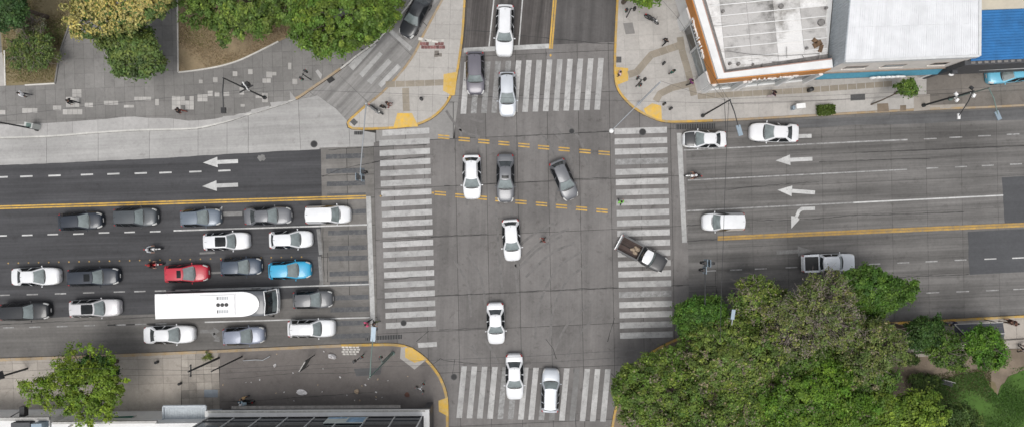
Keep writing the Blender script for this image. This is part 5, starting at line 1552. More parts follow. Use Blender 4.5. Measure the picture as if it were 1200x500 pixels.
# pillars, shop windows
for t in (.60, .965):
    c = along(NWc, SWc, t)
    ch(wall_box(MB(), along(NWc, SWc, t - .035), along(NWc, SWc, min(1.0, t + .035)), .1, 4.25, -.1, .30), 'pillar', M_BWHITE)
for t0, t1 in ((.64, .77), (.775, .925)):
    ch(wall_box(MB(), along(NWc, SWc, t0), along(NWc, SWc, t1), .45, 4.1, -.14, -.06), 'shop_window', M_SHOPG if t0 > .7 else M_FACG)
    for t in (t0, t1): ch(wall_box(MB(), along(NWc, SWc, t - .003), along(NWc, SWc, t + .003), .2, 4.2, -.1, .02), 'window_frame', M_STEEL)
ch(wall_box(MB(), along(NWc, SWc, .64), along(NWc, SWc, .925), 2.9, 3.0, -.1, .03), 'window_frame', M_STEEL)
for t in (.02, .30, .345, .72, .985):
    ch(wall_box(MB(), along(SWc, SEc, t - .018), along(SWc, SEc, t + .018), .1, 4.25, -.1, .32), 'pillar', M_BWHITE)
for t0, t1 in ((.05, .165), (.17, .275), (.37, .53), (.535, .70), (.75, .96)):
    ch(wall_box(MB(), along(SWc, SEc, t0), along(SWc, SEc, t1), .45, 3.3, -.14, -.04), 'shop_window', M_SHOPG if t0 < .7 else M_FACG)
    ch(wall_box(MB(), along(SWc, SEc, t0), along(SWc, SEc, t1), 3.32, 3.5, -.1, .06), 'window_frame', M_STEEL)
    ch(wall_box(MB(), along(SWc, SEc, t0), along(SWc, SEc, t1), .13, .44, -.1, .10), 'plinth', M_BWHITE)

# white-roofed store
Z2 = 8.7
a2 = P2(990.5, 72.5, Z2); b2 = P2(1147, 66, Z2); a2n = P2(997, 0, Z2); a2n = (a2[0] + (a2n[0] - a2[0]) * 2.2, a2[1] + (a2n[1] - a2[1]) * 2.2); b2n = (b2[0] + .1, a2n[1])
store = thing('white_roofed_store', 'store with broad white metal roof and a blue awning strip', 'building', (a2[0], a2[1], 0))
c2 = lambda mb, name, mat, smooth=None: ch(mb, name, mat, store, a2, smooth)
c2(MB().prism([a2, b2, b2n, a2n], .1, Z2 - .12), 'wall', M_CREAM)
mb = MB(); wall_box(mb, a2n, a2, 5.0, Z2 - .02, -.02, .06)
rib = MB()
for k in range(46): wall_box(rib, along(a2n, a2, k / 46 + .004), along(a2n, a2, k / 46 + .012), 5.1, Z2 - .04, .05, .10)
c2(mb, 'side_cladding', M_GREYW); c2(rib, 'cladding_rib', M_GREYW)
rp = c2(MB().prism(offset_line([b2, a2], -.0) + [a2n, b2n], Z2 - .1, Z2), 'roof', M_SHEET2)
npan = 15
for k in range(npan):
    q = [along(a2, b2, k / npan), along(a2, b2, (k + 1) / npan), along(a2n, b2n, (k + 1) / npan), along(a2n, b2n, k / npan)]
    q = shrink(q, .012)
    for j in range(4):
        qq = [along(q[0], q[3], j / 4 + .0008), along(q[1], q[2], j / 4 + .0008), along(q[1], q[2], (j + 1) / 4 - .0008), along(q[0], q[3], (j + 1) / 4 - .0008)]
        m = MB().prism(qq, Z2 + .0, Z2 + .03 + .006 * ((k + j) % 2))
        for s in (.25, .5, .75):
            e0, e1 = along(qq[0], qq[1], s), along(qq[3], qq[2], s)
            m.prism([(e0[0] - .025, e0[1]), (e0[0] + .025, e0[1]), (e1[0] + .025, e1[1]), (e1[0] - .025, e1[1])], Z2 + .02, Z2 + .065)
        m.obj('roof_panel', M_SHEET2, rp)
mb = MB(); wall_box(mb, a2, b2, Z2 - .5, Z2 + .10, -.12, .10); c2(mb, 'eaves_fascia', M_STEEL)
mb = MB(); wall_box(mb, b2, b2n, Z2 - .5, Z2 + .12, -.10, .16); c2(mb, 'verge_flashing', M_STEEL)
for t0, t1 in ((.10, .27), (.40, .57), (.78, .90)):
    w = c2(wall_box(MB(), along(a2, b2, t0), along(a2, b2, t1), 5.4, 6.5, -.10, .02), 'window', M_WINR)
    c2(wall_box(MB(), along(a2, b2, t0 + .006), along(a2, b2, t1 - .006), 5.5, 6.4, .0, .03), 'pane', M_FACG)
    c2(wall_box(MB(), along(a2, b2, t0 - .01), along(a2, b2, t1 + .01), 5.26, 5.40, .0, .10), 'sill', M_CREAM)
c2(wall_box(MB(), a2, b2, 3.9, 4.15, .0, .12), 'ledge', M_WINR)
aw = MB()
A0, B0 = wall_quad(a2, b2, 3.75, 3.75, .05)[:2]; A1, B1_ = wall_quad(along(a2, b2, -.02), along(a2, b2, 1.0), 2.75, 2.75, .42)[:2]
aw.add([A0, B0, B1_, A1] + [(p[0], p[1], p[2] - .06) for p in (A0, B0, B1_, A1)], [(3, 2, 1, 0), (4, 5, 6, 7), (2, 3, 7, 6), (0, 4, 7, 3), (1, 2, 6, 5)])
c2(aw, 'awning', M_BLUEA)
sg = MB()
c0 = wall_quad(along(a2, b2, .43), along(a2, b2, .67), 3.0, 3.5, .60)
for k in range(7):
    t = k / 6
    x, y = c0[0][0] + (c0[1][0] - c0[0][0]) * t, c0[0][1] + (c0[1][1] - c0[0][1]) * t
    sg.ell((x, y, 3.25 + (.10 if k % 2 else 0)), (.34, .14, .30), 12, 8)
c2(sg, 'sign_letters', M_WHITEP, 60)
c2(wall_box(MB(), along(a2, b2, .02), along(a2, b2, .95), .3, 2.6, -.05, .015), 'shop_window', M_FACG)
c2(wall_box(MB(), along(a2, b2, .95), along(a2, b2, 1.0), .1, 3.2, .0, .25), 'pillar', M_BWHITE)

# blue-roofed garage
Z3 = 7.0
a3 = (b2[0] + .35, 15.35); b3 = (62.0, 16.2); a3n = (a3[0], 38.); b3n = (62., 38.)
gar = thing('blue_roofed_garage', 'garage with blue corrugated roof and dark front canopy', 'building', (a3[0], a3[1], 0))
c3 = lambda mb, name, mat, smooth=None: ch(mb, name, mat, gar, a3, smooth)
mb = MB(); wall_box(mb, a3n, a3, .1, Z3 - .15, -.3, 0); wall_box(mb, along(a3, a3n, .25), along(b3, b3n, .25), .1, Z3 - .15, -.2, 0)
c3(mb, 'wall', M_CONC)
pr = [(0, 0), (.09, .05), (.18, .05), (.27, 0)]
mb = MB(); ys = []; y = a3[1] - .1
while y < 22.0:
    for u, h in pr: ys.append((y + u, h))
    y += .27
n = len(ys)
slope = (b3[1] - a3[1]) / (b3[0] - a3[0])
mb.add([(a3[0] - .05, yy, Z3 + h + .1) for yy, h in ys] + [(b3[0], yy + slope * (b3[0] - a3[0]), Z3 + h + .1) for yy, h in ys], [(i, n + i, n + i + 1, i + 1) for i in range(n - 1)])
c3(mb, 'roof', M_SHEETB)
zc = P2(1148, 12.5, Z3 + .2)[1]
c3(MB().prism([(a3[0] - .04, zc), (b3[0], zc + .7), (b3[0], 38), (a3[0] - .04, 38)], Z3 + .1, Z3 + .30), 'ridge_roof', M_SHEETC)
mb = MB(); wall_box(mb, (a3[0] - .6, a3[1] + .0), b3, 2.7, Z3 + .05, .05, .50); c3(mb, 'canopy', M_DKF)
for k in range(30): c3(wall_box(MB(), along(a3, b3, k / 30), along(a3, b3, k / 30 + .02), Z3 + .03, Z3 + .12, .15, .36), 'coping_tile', M_GUTTER)
mb = MB(); p = wall_quad(a3, b3, 4.9, 5.4, .46)
l0, l1 = along(a3, b3, .14), along(a3, b3, .99)
q0, q1 = wall_quad(l0, l1, 4.2, 4.2, .515)[:2]
mb.add([q0, q1, (q1[0], q1[1], 5.6), (q0[0], q0[1], 4.35)], [(0, 1, 2, 3)]); c3(mb, 'white_stripe', M_WHITEP)
c3(MB().box((a3[0] - .35, a3[1] - .2, 2.2), (.35, .35, 4.2)).box((a3[0] - .1, a3[1] - .6, 4.6), (.5, .4, .5)), 'pillar', M_DKF)
c3(MB().ell((a3[0] - .2, a3[1] - .8, 4.4), (.28, .16, .16), 12, 8), 'wall_lamp', M_WHITEP, 60)

# glass-fronted building at the bottom edge
Z4 = 3.6
x0, yt = P2(240, 481, Z4); x1 = P2(503, 481, Z4)[0]
y1 = P2(503, 479.5, Z4)[1]
gb = thing('glass_building', 'dark glass-fronted building with a white canopy frame at the bottom edge', 'building', (x0, yt, 0))
c4 = lambda mb, name, mat, smooth=None: ch(mb, name, mat, gb, (x0, yt), smooth)
A, B, Bs = (x0, yt), (x1, y1), (x1 + .05, yt - 14)
mb = MB().prism([A, B, (x1, y1 - .62), (x0, yt - .62)], Z4 - .35, Z4, True); mb.prism([(x1 - .55, y1 - .60), (x1, y1 - .62), Bs, (x1 - .52, yt - 14)], Z4 - .35, Z4 - .002, True)
c4(mb, 'canopy', M_BWHITE)
c4(MB().prism([(x0 + 2.5, yt + .06), (x1 - 3, y1 + .04), (x1 - 3, y1 + .34), (x0 + 2.5, yt + .36)], Z4 - .6, Z4 - .45, True), 'edge_strip', M_GUTTER)  # dark strip in front of the canopy edge, set below its top
M_GRIME = plain('canopy_grime', (0.50, 0.49, 0.46), .9, var=.4, scale=2.5)
c4(MB().prism([(x0 + .3, yt - .02), (x1 - .4, y1 - .02), (x1 - .4, y1 - .2), (x0 + .3, yt - .2)], Z4 - .02, Z4 + .012), 'roof_felt', M_GRIME)
F0, F1 = (x0 + .3, yt - .75), (x1 - .75, y1 - .75)
c4(MB().prism([F0, F1, (x1 - .75, yt - 14), (x0 + .3, yt - 14)], .1, 9.8, True), 'wall', M_DKF)
np4 = 8
for k in range(np4):
    p0, p1 = along(F1, F0, k / np4 + .004), along(F1, F0, (k + 1) / np4 - .004)
    for z0, z1 in ((3.7, 4.75), (4.85, 7.0), (7.1, 9.6)):
        c4(wall_box(MB(), p0, p1, z0, z1, .0, .03), 'pane', M_FACG if z0 > 4.8 or z0 < 4 else M_SHOPG)
for k in range(0, np4 + 1):
    p0 = along(F1, F0, k / np4)
    c4(MB().box((p0[0], p0[1] + .06, 6.7), (.09, .14, 6.0)), 'mullion', M_STEEL)
for z in (4.80, 7.05): c4(wall_box(MB(), F1, F0, z - .05, z + .05, .02, .10), 'transom', M_DKF)
M_SIGNB = plain('sign_blue', (0.28, 0.46, 0.66), .5, var=.5, scale=1.5); M_SIGNW = plain('sign_white', (0.62, 0.68, 0.66), .5, var=.15, scale=1.5)
s0, s1 = along(F1, F0, .25), along(F1, F0, .43)
sgn = c4(wall_box(MB(), s0, s1, 4.0, 5.9, .12, .17), 'sign_panel', M_SIGNW)
c4(wall_box(MB(), along(s0, s1, .02), along(s0, s1, .45), 4.1, 5.7, .172, .18), 'sign_print', M_SIGNB)
c4(wall_box(MB(), along(s0, s1, .5), along(s0, s1, .98), 4.05, 4.5, .172, .18), 'sign_print', M_SIGNB)
# east flank: white strip continues down the side
c4(MB().box((x1 - .35, yt - 6, 1.9), (.7, 12, 3.1)), 'side_wall', M_DKF)

# small shops along the bottom left
sh = thing('awning_shop', 'low shop with ribbed grey metal awning at the bottom edge', 'building', (*P2(216, 480, 3), 0))
bb = P2(216, 480, 3)
c5 = lambda mb, name, mat, smooth=None: ch(mb, name, mat, sh, bb, smooth)
q = px_poly([(191, 475.5), (241, 475), (241, 491), (191, 492)], 3.0)
c5(MB().prism(q, 2.75, 2.9), 'awning', M_GREYW)
for k in range(26):
    e0, e1 = along(q[0], q[1], (k + .5) / 26), along(q[3], q[2], (k + .5) / 26)
    c5(MB().prism([(e0[0] - .035, e0[1] - .25), (e0[0] + .035, e0[1] - .25), (e1[0] + .035, e1[1]), (e1[0] - .035, e1[1])], 2.89, 2.95), 'rib', M_GREYW)
fr = MB()
for a, b in ((0, 1), (1, 2), (3, 0)): fr.tube([(*q[a], 2.95), (*q[b], 2.95)], .12, 6)
c5(fr, 'awning_frame', M_GREYW)
c5(MB().prism(px_poly([(186, 493), (243, 492), (243, 640), (186, 640)], 3.6), .1, 4.4), 'wall', M_BWHITE)
wl = thing('white_shop', 'white walled shop with a dark green awning below the street tree', 'building', (*P2(130, 492, 3), 0))
bb6 = P2(130, 492, 3)
c6 = lambda mb, name, mat, smooth=None: ch(mb, name, mat, wl, bb6, smooth)
c6(MB().prism(px_poly([(62, 494.5), (184, 493.2), (184, 640), (62, 640)], 4), .1, 4.2), 'wall', M_BWHITE)
c6(MB().prism(px_poly([(62, 493.6), (184, 492.3), (184, 495), (62, 496)], 4.4), 4.2, 4.5), 'parapet', M_CONC)
g0, g1 = P2(100, 491.5, 3), P2(158, 487.6, 2.6)
c6(MB().add([(*P2(98, 494, 3), 3.0), (*P2(150, 493, 3), 3.0), (*P2(160, 486.5, 2.4), 2.4), (*P2(101, 489, 2.4), 2.4)], [(0, 1, 2, 3)]).add([(*P2(98, 494, 3), 2.94), (*P2(150, 493, 3), 2.94), (*P2(160, 486.5, 2.4), 2.34), (*P2(101, 489, 2.4), 2.34)], [(3, 2, 1, 0)]), 'awning', M_GREENA)
c6(MB().tube([(*P2(80, 500, 4.5), 4.5), (*P2(104, 486, 3), 3.)], .1, 6).tube([(*P2(147, 494, 3), 3.), (*P2(160, 486, 2.5), 2.5)], .06, 6), 'awning_strut', M_CONC)
gs = thing('grey_ledge_shop', 'flat-roofed shop with a grey concrete ledge in the bottom left corner', 'building', (*P2(30, 492, 3), 0))
bb7 = P2(30, 492, 3)
c7 = lambda mb, name, mat, smooth=None: ch(mb, name, mat, gs, bb7, smooth)
c7(MB().prism(px_poly([(-90, 489.5), (58, 488), (58, 491.6), (-90, 493.5)], 4), 3.8, 4.1), 'ledge', M_CONC)
c7(MB().prism(px_poly([(-90, 492.5), (57, 491), (57, 640), (-90, 640)], 4), .1, 3.85), 'wall', M_BWHITE)
c7(MB().prism(px_poly([(18, 493), (40, 492.6), (40, 505), (18, 505)], 4), 3.9, 4.6), 'roof_box', M_DKF); c7(MB().prism(px_poly([(44, 493), (56, 492.6), (56, 500), (44, 500)], 4), 3.9, 4.9), 'roof_tank', M_LED)
c7(MB().tube([(*P2(12, 488, 3.5), 3.5), (*P2(26, 480, 3.2), 3.2)], .05, 6).box((P2(28, 481, 3.2)[0], P2(28, 481, 3.2)[1], 3.2), (.5, 1.0, .6)), 'hanging_sign', M_BLACKP)

# bus shelter
c = P(1128, 385)
sl = thing('bus_shelter', 'dark-roofed bus shelter among trees beside the right-hand pavement', 'bus shelter', (c.x, c.y, Z_WALK), R(2.5))
MB().add([(-2.5, 1.0, 2.45), (2.5, 1.0, 2.45), (2.5, -.1, 2.65), (-1.6, -.1, 2.65), (-2.5, -1.0, 2.4), (2.5, -1.0, 2.4)], [(0, 3, 2, 1), (0, 4, 3), (3, 4, 5, 2)]).obj('roof', plain('shelter_roof', (0.055, 0.058, 0.07), .5), sl)
MB().tube([(-2.5, 1.0, 2.5), (-1.6, -.1, 2.7), (2.5, -.1, 2.7)], .06, 6).tube([(-2.5, -1, 2.45), (2.5, -1, 2.45)], .06, 6).tube([(-2.5, 1, 2.48), (2.5, 1, 2.48)], .05, 6).obj('roof_trim', M_CONC, sl)
for x in (-2.3, 2.3):
    for y in (.9, -.9): MB().tube([(x, y, 0), (x, y, 2.45)], .05, 8).obj('post', M_POLE_D, sl)
MB().box((0, -.95, 1.2), (4.4, .05, 1.7)).obj('back_panel', M_SHOPG, sl)
MB().box((0, -.6, .45), (3.4, .4, .06)).obj('bench', M_CONC, sl)

# ------------------------------------------------------------------ poles, signals, lamps, wires
def V(px, py, z): return P(px, py, z)
def pole_thing(name, label, cat, base, z0=Z_WALK, group=None):
    b = P(*base); t = thing(name, label, cat, (b.x, b.y, z0), group=group); return t, b
def part(mb, name, mat, t, smooth=40):
    o = mb.obj(name, mat, t, smooth); o.location = -Vector(t.location); return o
def head(t, c, ax, n=3):
    """traffic signal head: black box with visored lenses, along horizontal axis ax"""
    d = Vector((math.cos(ax), math.sin(ax), 0))
    mb = MB().box(c, (.36, .32, 1.0), ax)
    o = part(mb, 'signal_head', M_BLACKP, t, None)
    mb2 = MB().box(Vector(c) - d * .10, (.04, .72, 1.35), ax); part(mb2, 'backplate', M_LED, t, None)
    for k, m in enumerate((M_RED, M_AMB, M_GRN)):
        p = Vector(c) + d * .19 + Vector((0, 0, .32 - .32 * k))
        l = MB().ell(p, (.05, .11, .11), 10, 6).obj('lens', m, o, 50)
        v = MB().tube([p, p + d * .2], .125, 10, False).obj('visor', M_BLACKP, o, 50)
def signal_gantry(label, base, top, tip, z, heads, dark=False, axs=None, poled=True):
    t, b = pole_thing('traffic_signal', label, 'traffic light', base)
    T = V(*top, z); E = V(*tip, z)
    m = M_POLE_D if dark else M_POLE_G
    part(MB().tube([b + Vector((0, 0, .1)), Vector((b.x, b.y, z))], [.11, .08], 10), 'pole', m, t)
    part(MB().tube([Vector((b.x, b.y, z - .2)), T.lerp(E, .1), E], [.075, .06, .05], 8), 'arm', m, t)
    for hx, hy, ax in heads: head(t, V(hx, hy, z - .35), ax)
    return t
signal_gantry('traffic signal on long grey arm from the tip of the traffic island', (444, 133), (429, 122), (421.5, 208.5), 6.0, [(420, 207.5, R(0)), (425.5, 201.5, R(0)), (424, 208.5, R(180))])
signal_gantry('traffic signal reaching over the right-hand avenue from the round tree', (806, 362), (826, 372), (826.5, 305), 6.0, [(826, 307.5, R(180)), (824.5, 316, R(180)), (832, 308, R(0))], dark=True)
def lamp_post(label, base, top, z, tip, mat=M_POLE_G, headm=M_LED, size=(.75, .34, .12), name='street_lamp', globe=False, ztip=None, r=.10):
    t, b = pole_thing(name, label, 'street lamp', base)
    E = V(*tip, ztip or z)
    T = Vector((b.x, b.y, z))
    part(MB().tube([b + Vector((0, 0, .1)), T], [r, r * .65], 10), 'pole', mat, t)
    part(MB().tube([T - Vector((0, 0, .15)), T.lerp(E, .4) + Vector((0, 0, .12)), E], [.06, .05, .04], 8), 'arm', mat, t)
    ax = math.atan2(E.y - T.y, E.x - T.x)
    if globe: part(MB().ell(E, (.22, .22, .16), 14, 8), 'lamp_head', M_WHITEP, t)
    else: part(MB().box(E, size, ax), 'lamp_head', headm, t, None)
    part(MB().cyl((b.x, b.y, Z_WALK + .12), .2, .24, 12), 'base', mat, t)
    return t
lamp_post('long-armed street lamp on the yellow-kerbed shop corner', (748, 122), (774, 92), 11.4, (716.5, 153.5), globe=True)
t = lamp_post('blue-headed street lamp whose arm crosses the grate above the brown corner', (461, 413), (433, 437), 11.2, (437.5, 391), M_POLE_N, size=(1.3, .42, .12))
t = lamp_post('tall dark street lamp with cross bracket on the plaza', (311, 115), (261, 92), 10.2, (262, 129.5), M_POLE_D, M_BLACKP, (.50, .42, .22), r=.09)
b = P(311, 115)
part(MB().box((b.x, b.y, 5.0), (1.5, .12, .12), .5).box((b.x - .25, b.y + .3, 4.9), (.25, .4, .7), .5).box((b.x + .15, b.y + .5, 4.9), (.25, .4, .7), .5), 'bracket_box', M_BLACKP, t, None)
part(MB().box((b.x - .1, b.y + .42, 5.0), (.1, .4, .8), .5).box((b.x + .1, b.y + .1, 5.0), (.1, .6, .5), .5), 'bracket_plate', M_WHITEP, t, None)
t = lamp_post('dark lamp post at the far left edge by the pale kerb', (45, 152), (-40, 137), 11, (-35, 170), M_POLE_D, M_LED, r=.09)
b = P(45, 152)
part(MB().box((b.x - .1, b.y + .28, .75), (.9, .55, 1.2), -.2), 'base_cabinet', plain('pale_cabinet', (.5, .52, .5), .6), t, None)
part(MB().box((b.x - .05, b.y + .28, 1.37), (.5, .42, .05), -.2), 'cabinet_lid', M_POLE_N, t, None)
t = lamp_post('dark utility pole with lamp arm over the kerb by the orange shop', (823, 136), (856, 116), 9.7, (866.5, 153), M_POLE_D, size=(1.0, .40, .12), r=.10)
t = lamp_post('dark floodlight pole at the end of the shop pavement', (1081, 124), (1140, 104), 8.2, (1123.5, 136.5), M_POLE_D, M_WHITEP, (.55, .25, .14), r=.11, ztip=6.0)
b = P(1081, 124)
for z, dx, dy in ((5.0, .35, .15), (5.2, .3, -.35), (6.0, -.3, .1), (7.6, .35, -.35), (8.1, -.2, .3)):
    part(MB().tube([(b.x, b.y, z), (b.x + dx, b.y + dy, z)], .03, 6).box((b.x + dx, b.y + dy, z + .05), (.34, .24, .2), dx * 3), 'floodlight', M_WHITEP if z != 8.1 else M_BLACKP, t, None)
lamp_post('curved green lamp post beside the driveway', (1112, 116.5), (1160, 100), 6.3, (1169.5, 135.5), M_POLE_N, M_LED, (.9, .42, .1), r=.07, ztip=5.8)

def post_signal(label, base, z, n=3, mat=M_POLE_D, spin=0.0, r=.06, hd=True):
    t, b = pole_thing('pedestrian_signal', label, 'traffic light', base)
    part(MB().tube([b + Vector((0, 0, .1)), Vector((b.x, b.y, z))], [r, r], 8), 'pole', mat, t)
    for k in range(n):
        a = spin + 2 * math.pi * k / n
        d = Vector((math.cos(a), math.sin(a), 0)); c = Vector((b.x, b.y, z - .4)) + d * .42
        part(MB().tube([(b.x, b.y, z - .2), c + Vector((0, 0, .2))], .03, 6), 'bracket', mat, t)
        o = part(MB().box(c, (.22, .28, .75), a), 'signal_head', M_BLACKP, t, None)
        for q, m in ((.18, M_RED), (-.18, M_GRN)): MB().ell(c + d * .12 + Vector((0, 0, q)), (.04, .1, .1), 8, 5).obj('lens', m, o)
    return t
post_signal('three-armed signal post on the pale shop corner', (745, 102), 3.6, 3, spin=R(20))
post_signal('three-armed signal post on the brown lower corner', (498, 446), 3.4, 3, mat=M_POLE_G, spin=R(55))
post_signal('dark signal post on the plaza near the slip lane', (365, 94), 3.0, 2, spin=R(60))
post_signal('dark signal post near the top of the shop pavement', (734, 21), 3.2, 2, spin=R(10))
post_signal('short dark signal post beside the white lattice tiles', (427, 414), 3.2, 2, spin=R(30))
post_signal('thin green signal post beside the lower yellow ramp', (459, 412.5), 5.0, 1, mat=M_POLE_N, spin=R(120))
# street-name sign poking out of the park trees
t, b = pole_thing('street_sign', 'pale blue sign on a post poking out of the park trees', 'sign', (832, 362), Z_WALK)
E = Vector((b.x, b.y, 7.5))
part(MB().tube([b + Vector((0, 0, .1)), E], .05, 8), 'pole', M_POLE_G, t)
Q = V(859, 368, 7.5)
part(MB().tube([E, V(857.5, 380, 7.5), V(858.5, 373, 7.6)], .05, 8), 'arm', M_POLE_G, t); part(MB().box(V(859, 368, 7.7), (.34, .95, .10), R(-8)), 'panel', M_LED, t, None)
# utility poles by the lower left pavement
def upole(label, base, z, extra=True, r=.12):
    t, b = pole_thing('utility_pole', label, 'utility pole', base, group='utility poles of the lower left pavement')
    part(MB().tube([b + Vector((0, 0, .05)), Vector((b.x, b.y, z))], [r, r * .7], 10), 'pole', M_POLE_D, t)
    if extra:
        part(MB().box((b.x, b.y, z - .5), (.10, 1.2, .10)), 'crossarm', M_POLE_D, t, None)
        for s in (-.5, .5): part(MB().cyl((b.x, b.y + s, z - .35), .05, .2, 8), 'insulator', M_IRON, t)
    return t
upole('dark utility pole rising from weeds on the tan pavement', (257, 418.5), 6.7)
upole('thinner dark pole just right of the weedy utility pole', (284, 417), 7.2, False, .09)
t = upole('utility pole with box at the left edge beside the street tree', (33, 431), 5.2, False, .12)
b = P(33, 431)
part(MB().box((b.x - .1, b.y + .1, 4.4), (.9, .8, 1.2), .3), 'transformer', M_DKF, t, None); part(MB().box((b.x - .1, b.y + .1, 5.05), (.4, .5, .1), .3), 'transformer_lid', M_WHITEP, t, None)
# free-standing sign frame on the brown pavement
t, b = pole_thing('sign_frame', 'tilted dark sign panel standing on the brown pavement', 'sign', (364, 424))
p0, p1 = P(369.5, 415), P(362, 427.5)
for p in (p0, p1): part(MB().tube([p + Vector((0, 0, .1)), Vector((p.x, p.y, 3.4))], .045, 8), 'post', M_POLE_D, t)
dx, dy = p1.x - p0.x, p1.y - p0.y
part(MB().box(((p0.x + p1.x) / 2, (p0.y + p1.y) / 2, 2.3), (math.hypot(dx, dy) * .9, .06, 1.9), math.atan2(dy, dx)), 'panel', plain('sign_back', (.10, .10, .095), .7, var=.3), t, None)
part(MB().box(((p0.x + p1.x) / 2, (p0.y + p1.y) / 2, 3.3), (math.hypot(dx, dy) * .95, .09, .08), math.atan2(dy, dx)), 'panel_edge', M_CONC, t, None)
# bike rail
t, b = pole_thing('railing', 'low pale bent railing on the brown pavement near the poles', 'railing', (302, 420.5))
part(MB().tube([P(285, 422, .1), P(285, 422, .8), P(300, 421, .9), P(308, 421.5, .8), P(316, 417, .9), P(316, 417, .1)], .04, 6), 'rail', M_POLE_G, t)
part(MB().tube([P(285, 422, .4), P(300, 421.3, .45), P(308, 421.7, .4), P(316, 417.2, .4)], .03, 6), 'rail', M_POLE_D, t)
# bins and boxes
def bin_(label, px, py, mat, r=.22, h=.8):
    c = P(px, py); t = thing('litter_bin', label, 'bin', (c.x, c.y, Z_WALK), group='bollards and bins')
    MB().cyl((0, 0, h / 2), r, h, 14, 'z', r * 1.1).obj('bin_body', mat, t, 40); MB().ell((0, 0, h), (r * 1.15, r * 1.15, .08), 14, 5).obj('lid', M_BLACKP, t, 40)
bin_('small dark bin outside the far end of the orange shop', 947, 106.5, M_BLACKP)
bin_('dark bollard beside the lower yellow ramp of the shop corner', 777, 123, M_BLACKP, .13, .9)
bin_('dark bollard just right of the yellow ramp bollard', 784.5, 128.5, M_BLACKP, .13, .9)
bin_('small bollard above the green-topped person', 776.5, 76, M_POLE_D, .12, .9)
bin_('small dark bollard on the traffic island near the right yellow ramp', 494.5, 117, M_POLE_D, .16, .6)
bin_('dark bollard on the tan pavement near the curb below the white sedan', 186, 423, M_POLE_D, .14, .5)
bin_('dark bollard between the tan and tiled paving', 213, 448, M_POLE_D, .13, .5)
t = thing('signal_cabinet', 'white utility cabinet on the shop pavement beside the hedge', 'cabinet', (*P2(933, 126.5), Z_WALK), R(5))
MB().box((0, 0, .55), (.85, .42, 1.1)).obj('housing', M_WHITEP, t); MB().box((0, 0, 1.13), (.95, .5, .06)).obj('lid', M_WHITEP, t); MB().box((-.5, -.05, .3), (.3, .4, .6)).obj('side_box', M_LED, t)
t = thing('bench', 'dark bench on the dirt beside the park lawn', 'bench', (*P2(1106, 447), Z_WALK), R(-15))
for k in range(3): MB().box((0, -.15 + k * .15, .45), (1.2, .12, .05)).obj('slat', M_POLE_D, t)
MB().box((0, .28, .7), (1.2, .05, .3)).obj('backrest', M_CONC, t)
for s in (-.5, .5): MB().box((s, 0, .22), (.08, .45, .44)).obj('leg', M_POLE_D, t)

# overhead wires
def wire(label, pts, r=.022, sag=.35):
    path = []
    for (a, b) in zip(pts[:-1], pts[1:]):
        A = V(*a); B = V(*b)
        for k in range(8):
            u = k / 8; p = A.lerp(B, u); p.z -= sag * 4 * u * (1 - u); path.append(p)
    path.append(V(*pts[-1]))
    o = MB().tube(path, r, 5).obj('overhead_cable', M_WIRE)
    tag(o, label, 'cable', 'overhead cables')
wire('thick overhead cable running down across the right-hand avenue', [(854, 117, 9.5), (847, 300, 8.5), (844, 400, 8)], .022, .1)
wire('lower thin cable beside the thick one across the right-hand avenue', [(849, 117, 9.4), (851, 160, 9.0), (852, 170, 9)], .025, .02)
wire('thin cable across the top of the crossroads from plaza to shop', [(262, 110, 6.0), (347, 105.5, 6.0), (445, 109, 6.2), (600, 115, 6.5), (760, 119, 6.5), (880, 122, 6.5), (1100, 112, 6.2)], .012, .0)
wire('thin cable over the plaza pavement', [(-40, 141, 7), (130, 121.5, 7), (311, 103, 7)], .014, 0)
wire('upper cable along the lower left pavement', [(-60, 437, 6.5), (100, 431, 6.6), (222, 433.5, 6.5), (400, 425, 7), (505, 421.5, 7), (620, 417, 7), (716, 411, 7), (760, 409, 7)], .013, .0)
wire('lower cable along the lower left pavement', [(-60, 445, 6.2), (100, 440, 6.3), (222, 438.5, 6.2), (400, 430, 6.8), (520, 427, 6.8), (640, 424, 6.8), (716, 419, 6.8), (760, 417, 6.8)], .013, .0)
wire('service cable from the utility pole up to the orange shop roof', [(854, 117, 9.5), (838, 92, 6.6)], .013, .05)
wire('second service cable from the utility pole to the orange shop', [(850, 118, 9.2), (829, 95, 6.0)], .013, .05)
wire('cable from the corner lamp to the utility pole', [(774, 95, 9), (812, 108, 9), (852, 118, 9)], .012, .0)
wire('upper cable along the shop pavement', [(858, 121, 8), (960, 118, 8), (1080, 111, 8), (1200, 105, 8)], .011, 0)
wire('lower cable along the shop pavement', [(858, 116, 8.8), (960, 112.5, 8.8), (1080, 107, 8.8), (1200, 100, 8.8)], .011, 0)
wire('cable passing the left corner of the orange shop', [(740, -40, 8), (795, 22, 7.6), (838, 92, 7), (850, 118, 9.2)], .012, 0)

# litter
def litter(label, px, py, w, h, mat, hz=.12, z=Z_WALK):
    c = P(px, py)
    mb = MB().ell((0, 0, hz * .5), (w / S / 2, h / S / 2, hz), 9, 5)
    mb.v = [(x * random.uniform(.75, 1.15), y * random.uniform(.75, 1.15), max(0.004, zz * random.uniform(.6, 1.2))) for x, y, zz in mb.v]
    o = mb.obj('litter', mat, loc=(c.x, c.y, z)); o.rotation_euler = (0, 0, random.uniform(-.4, .4))
    tag(o, label, 'litter', 'litter on the brown pavement')
M_BAG = plain('white_litter', (0.72, 0.70, 0.70), .8, var=.1); M_CARD = plain('cardboard', (0.46, 0.36, 0.26), .9, var=.2)
litter('large white plastic sheet lying on the brown pavement', 354.5, 458.5, 14, 7, M_BAG)
litter('white foam block near the kerb of the brown pavement', 390, 416.5, 11, 6.5, M_BAG, .4)
litter('tan cardboard lump on the brown pavement', 418.5, 457.5, 6.5, 7, M_CARD, .2)
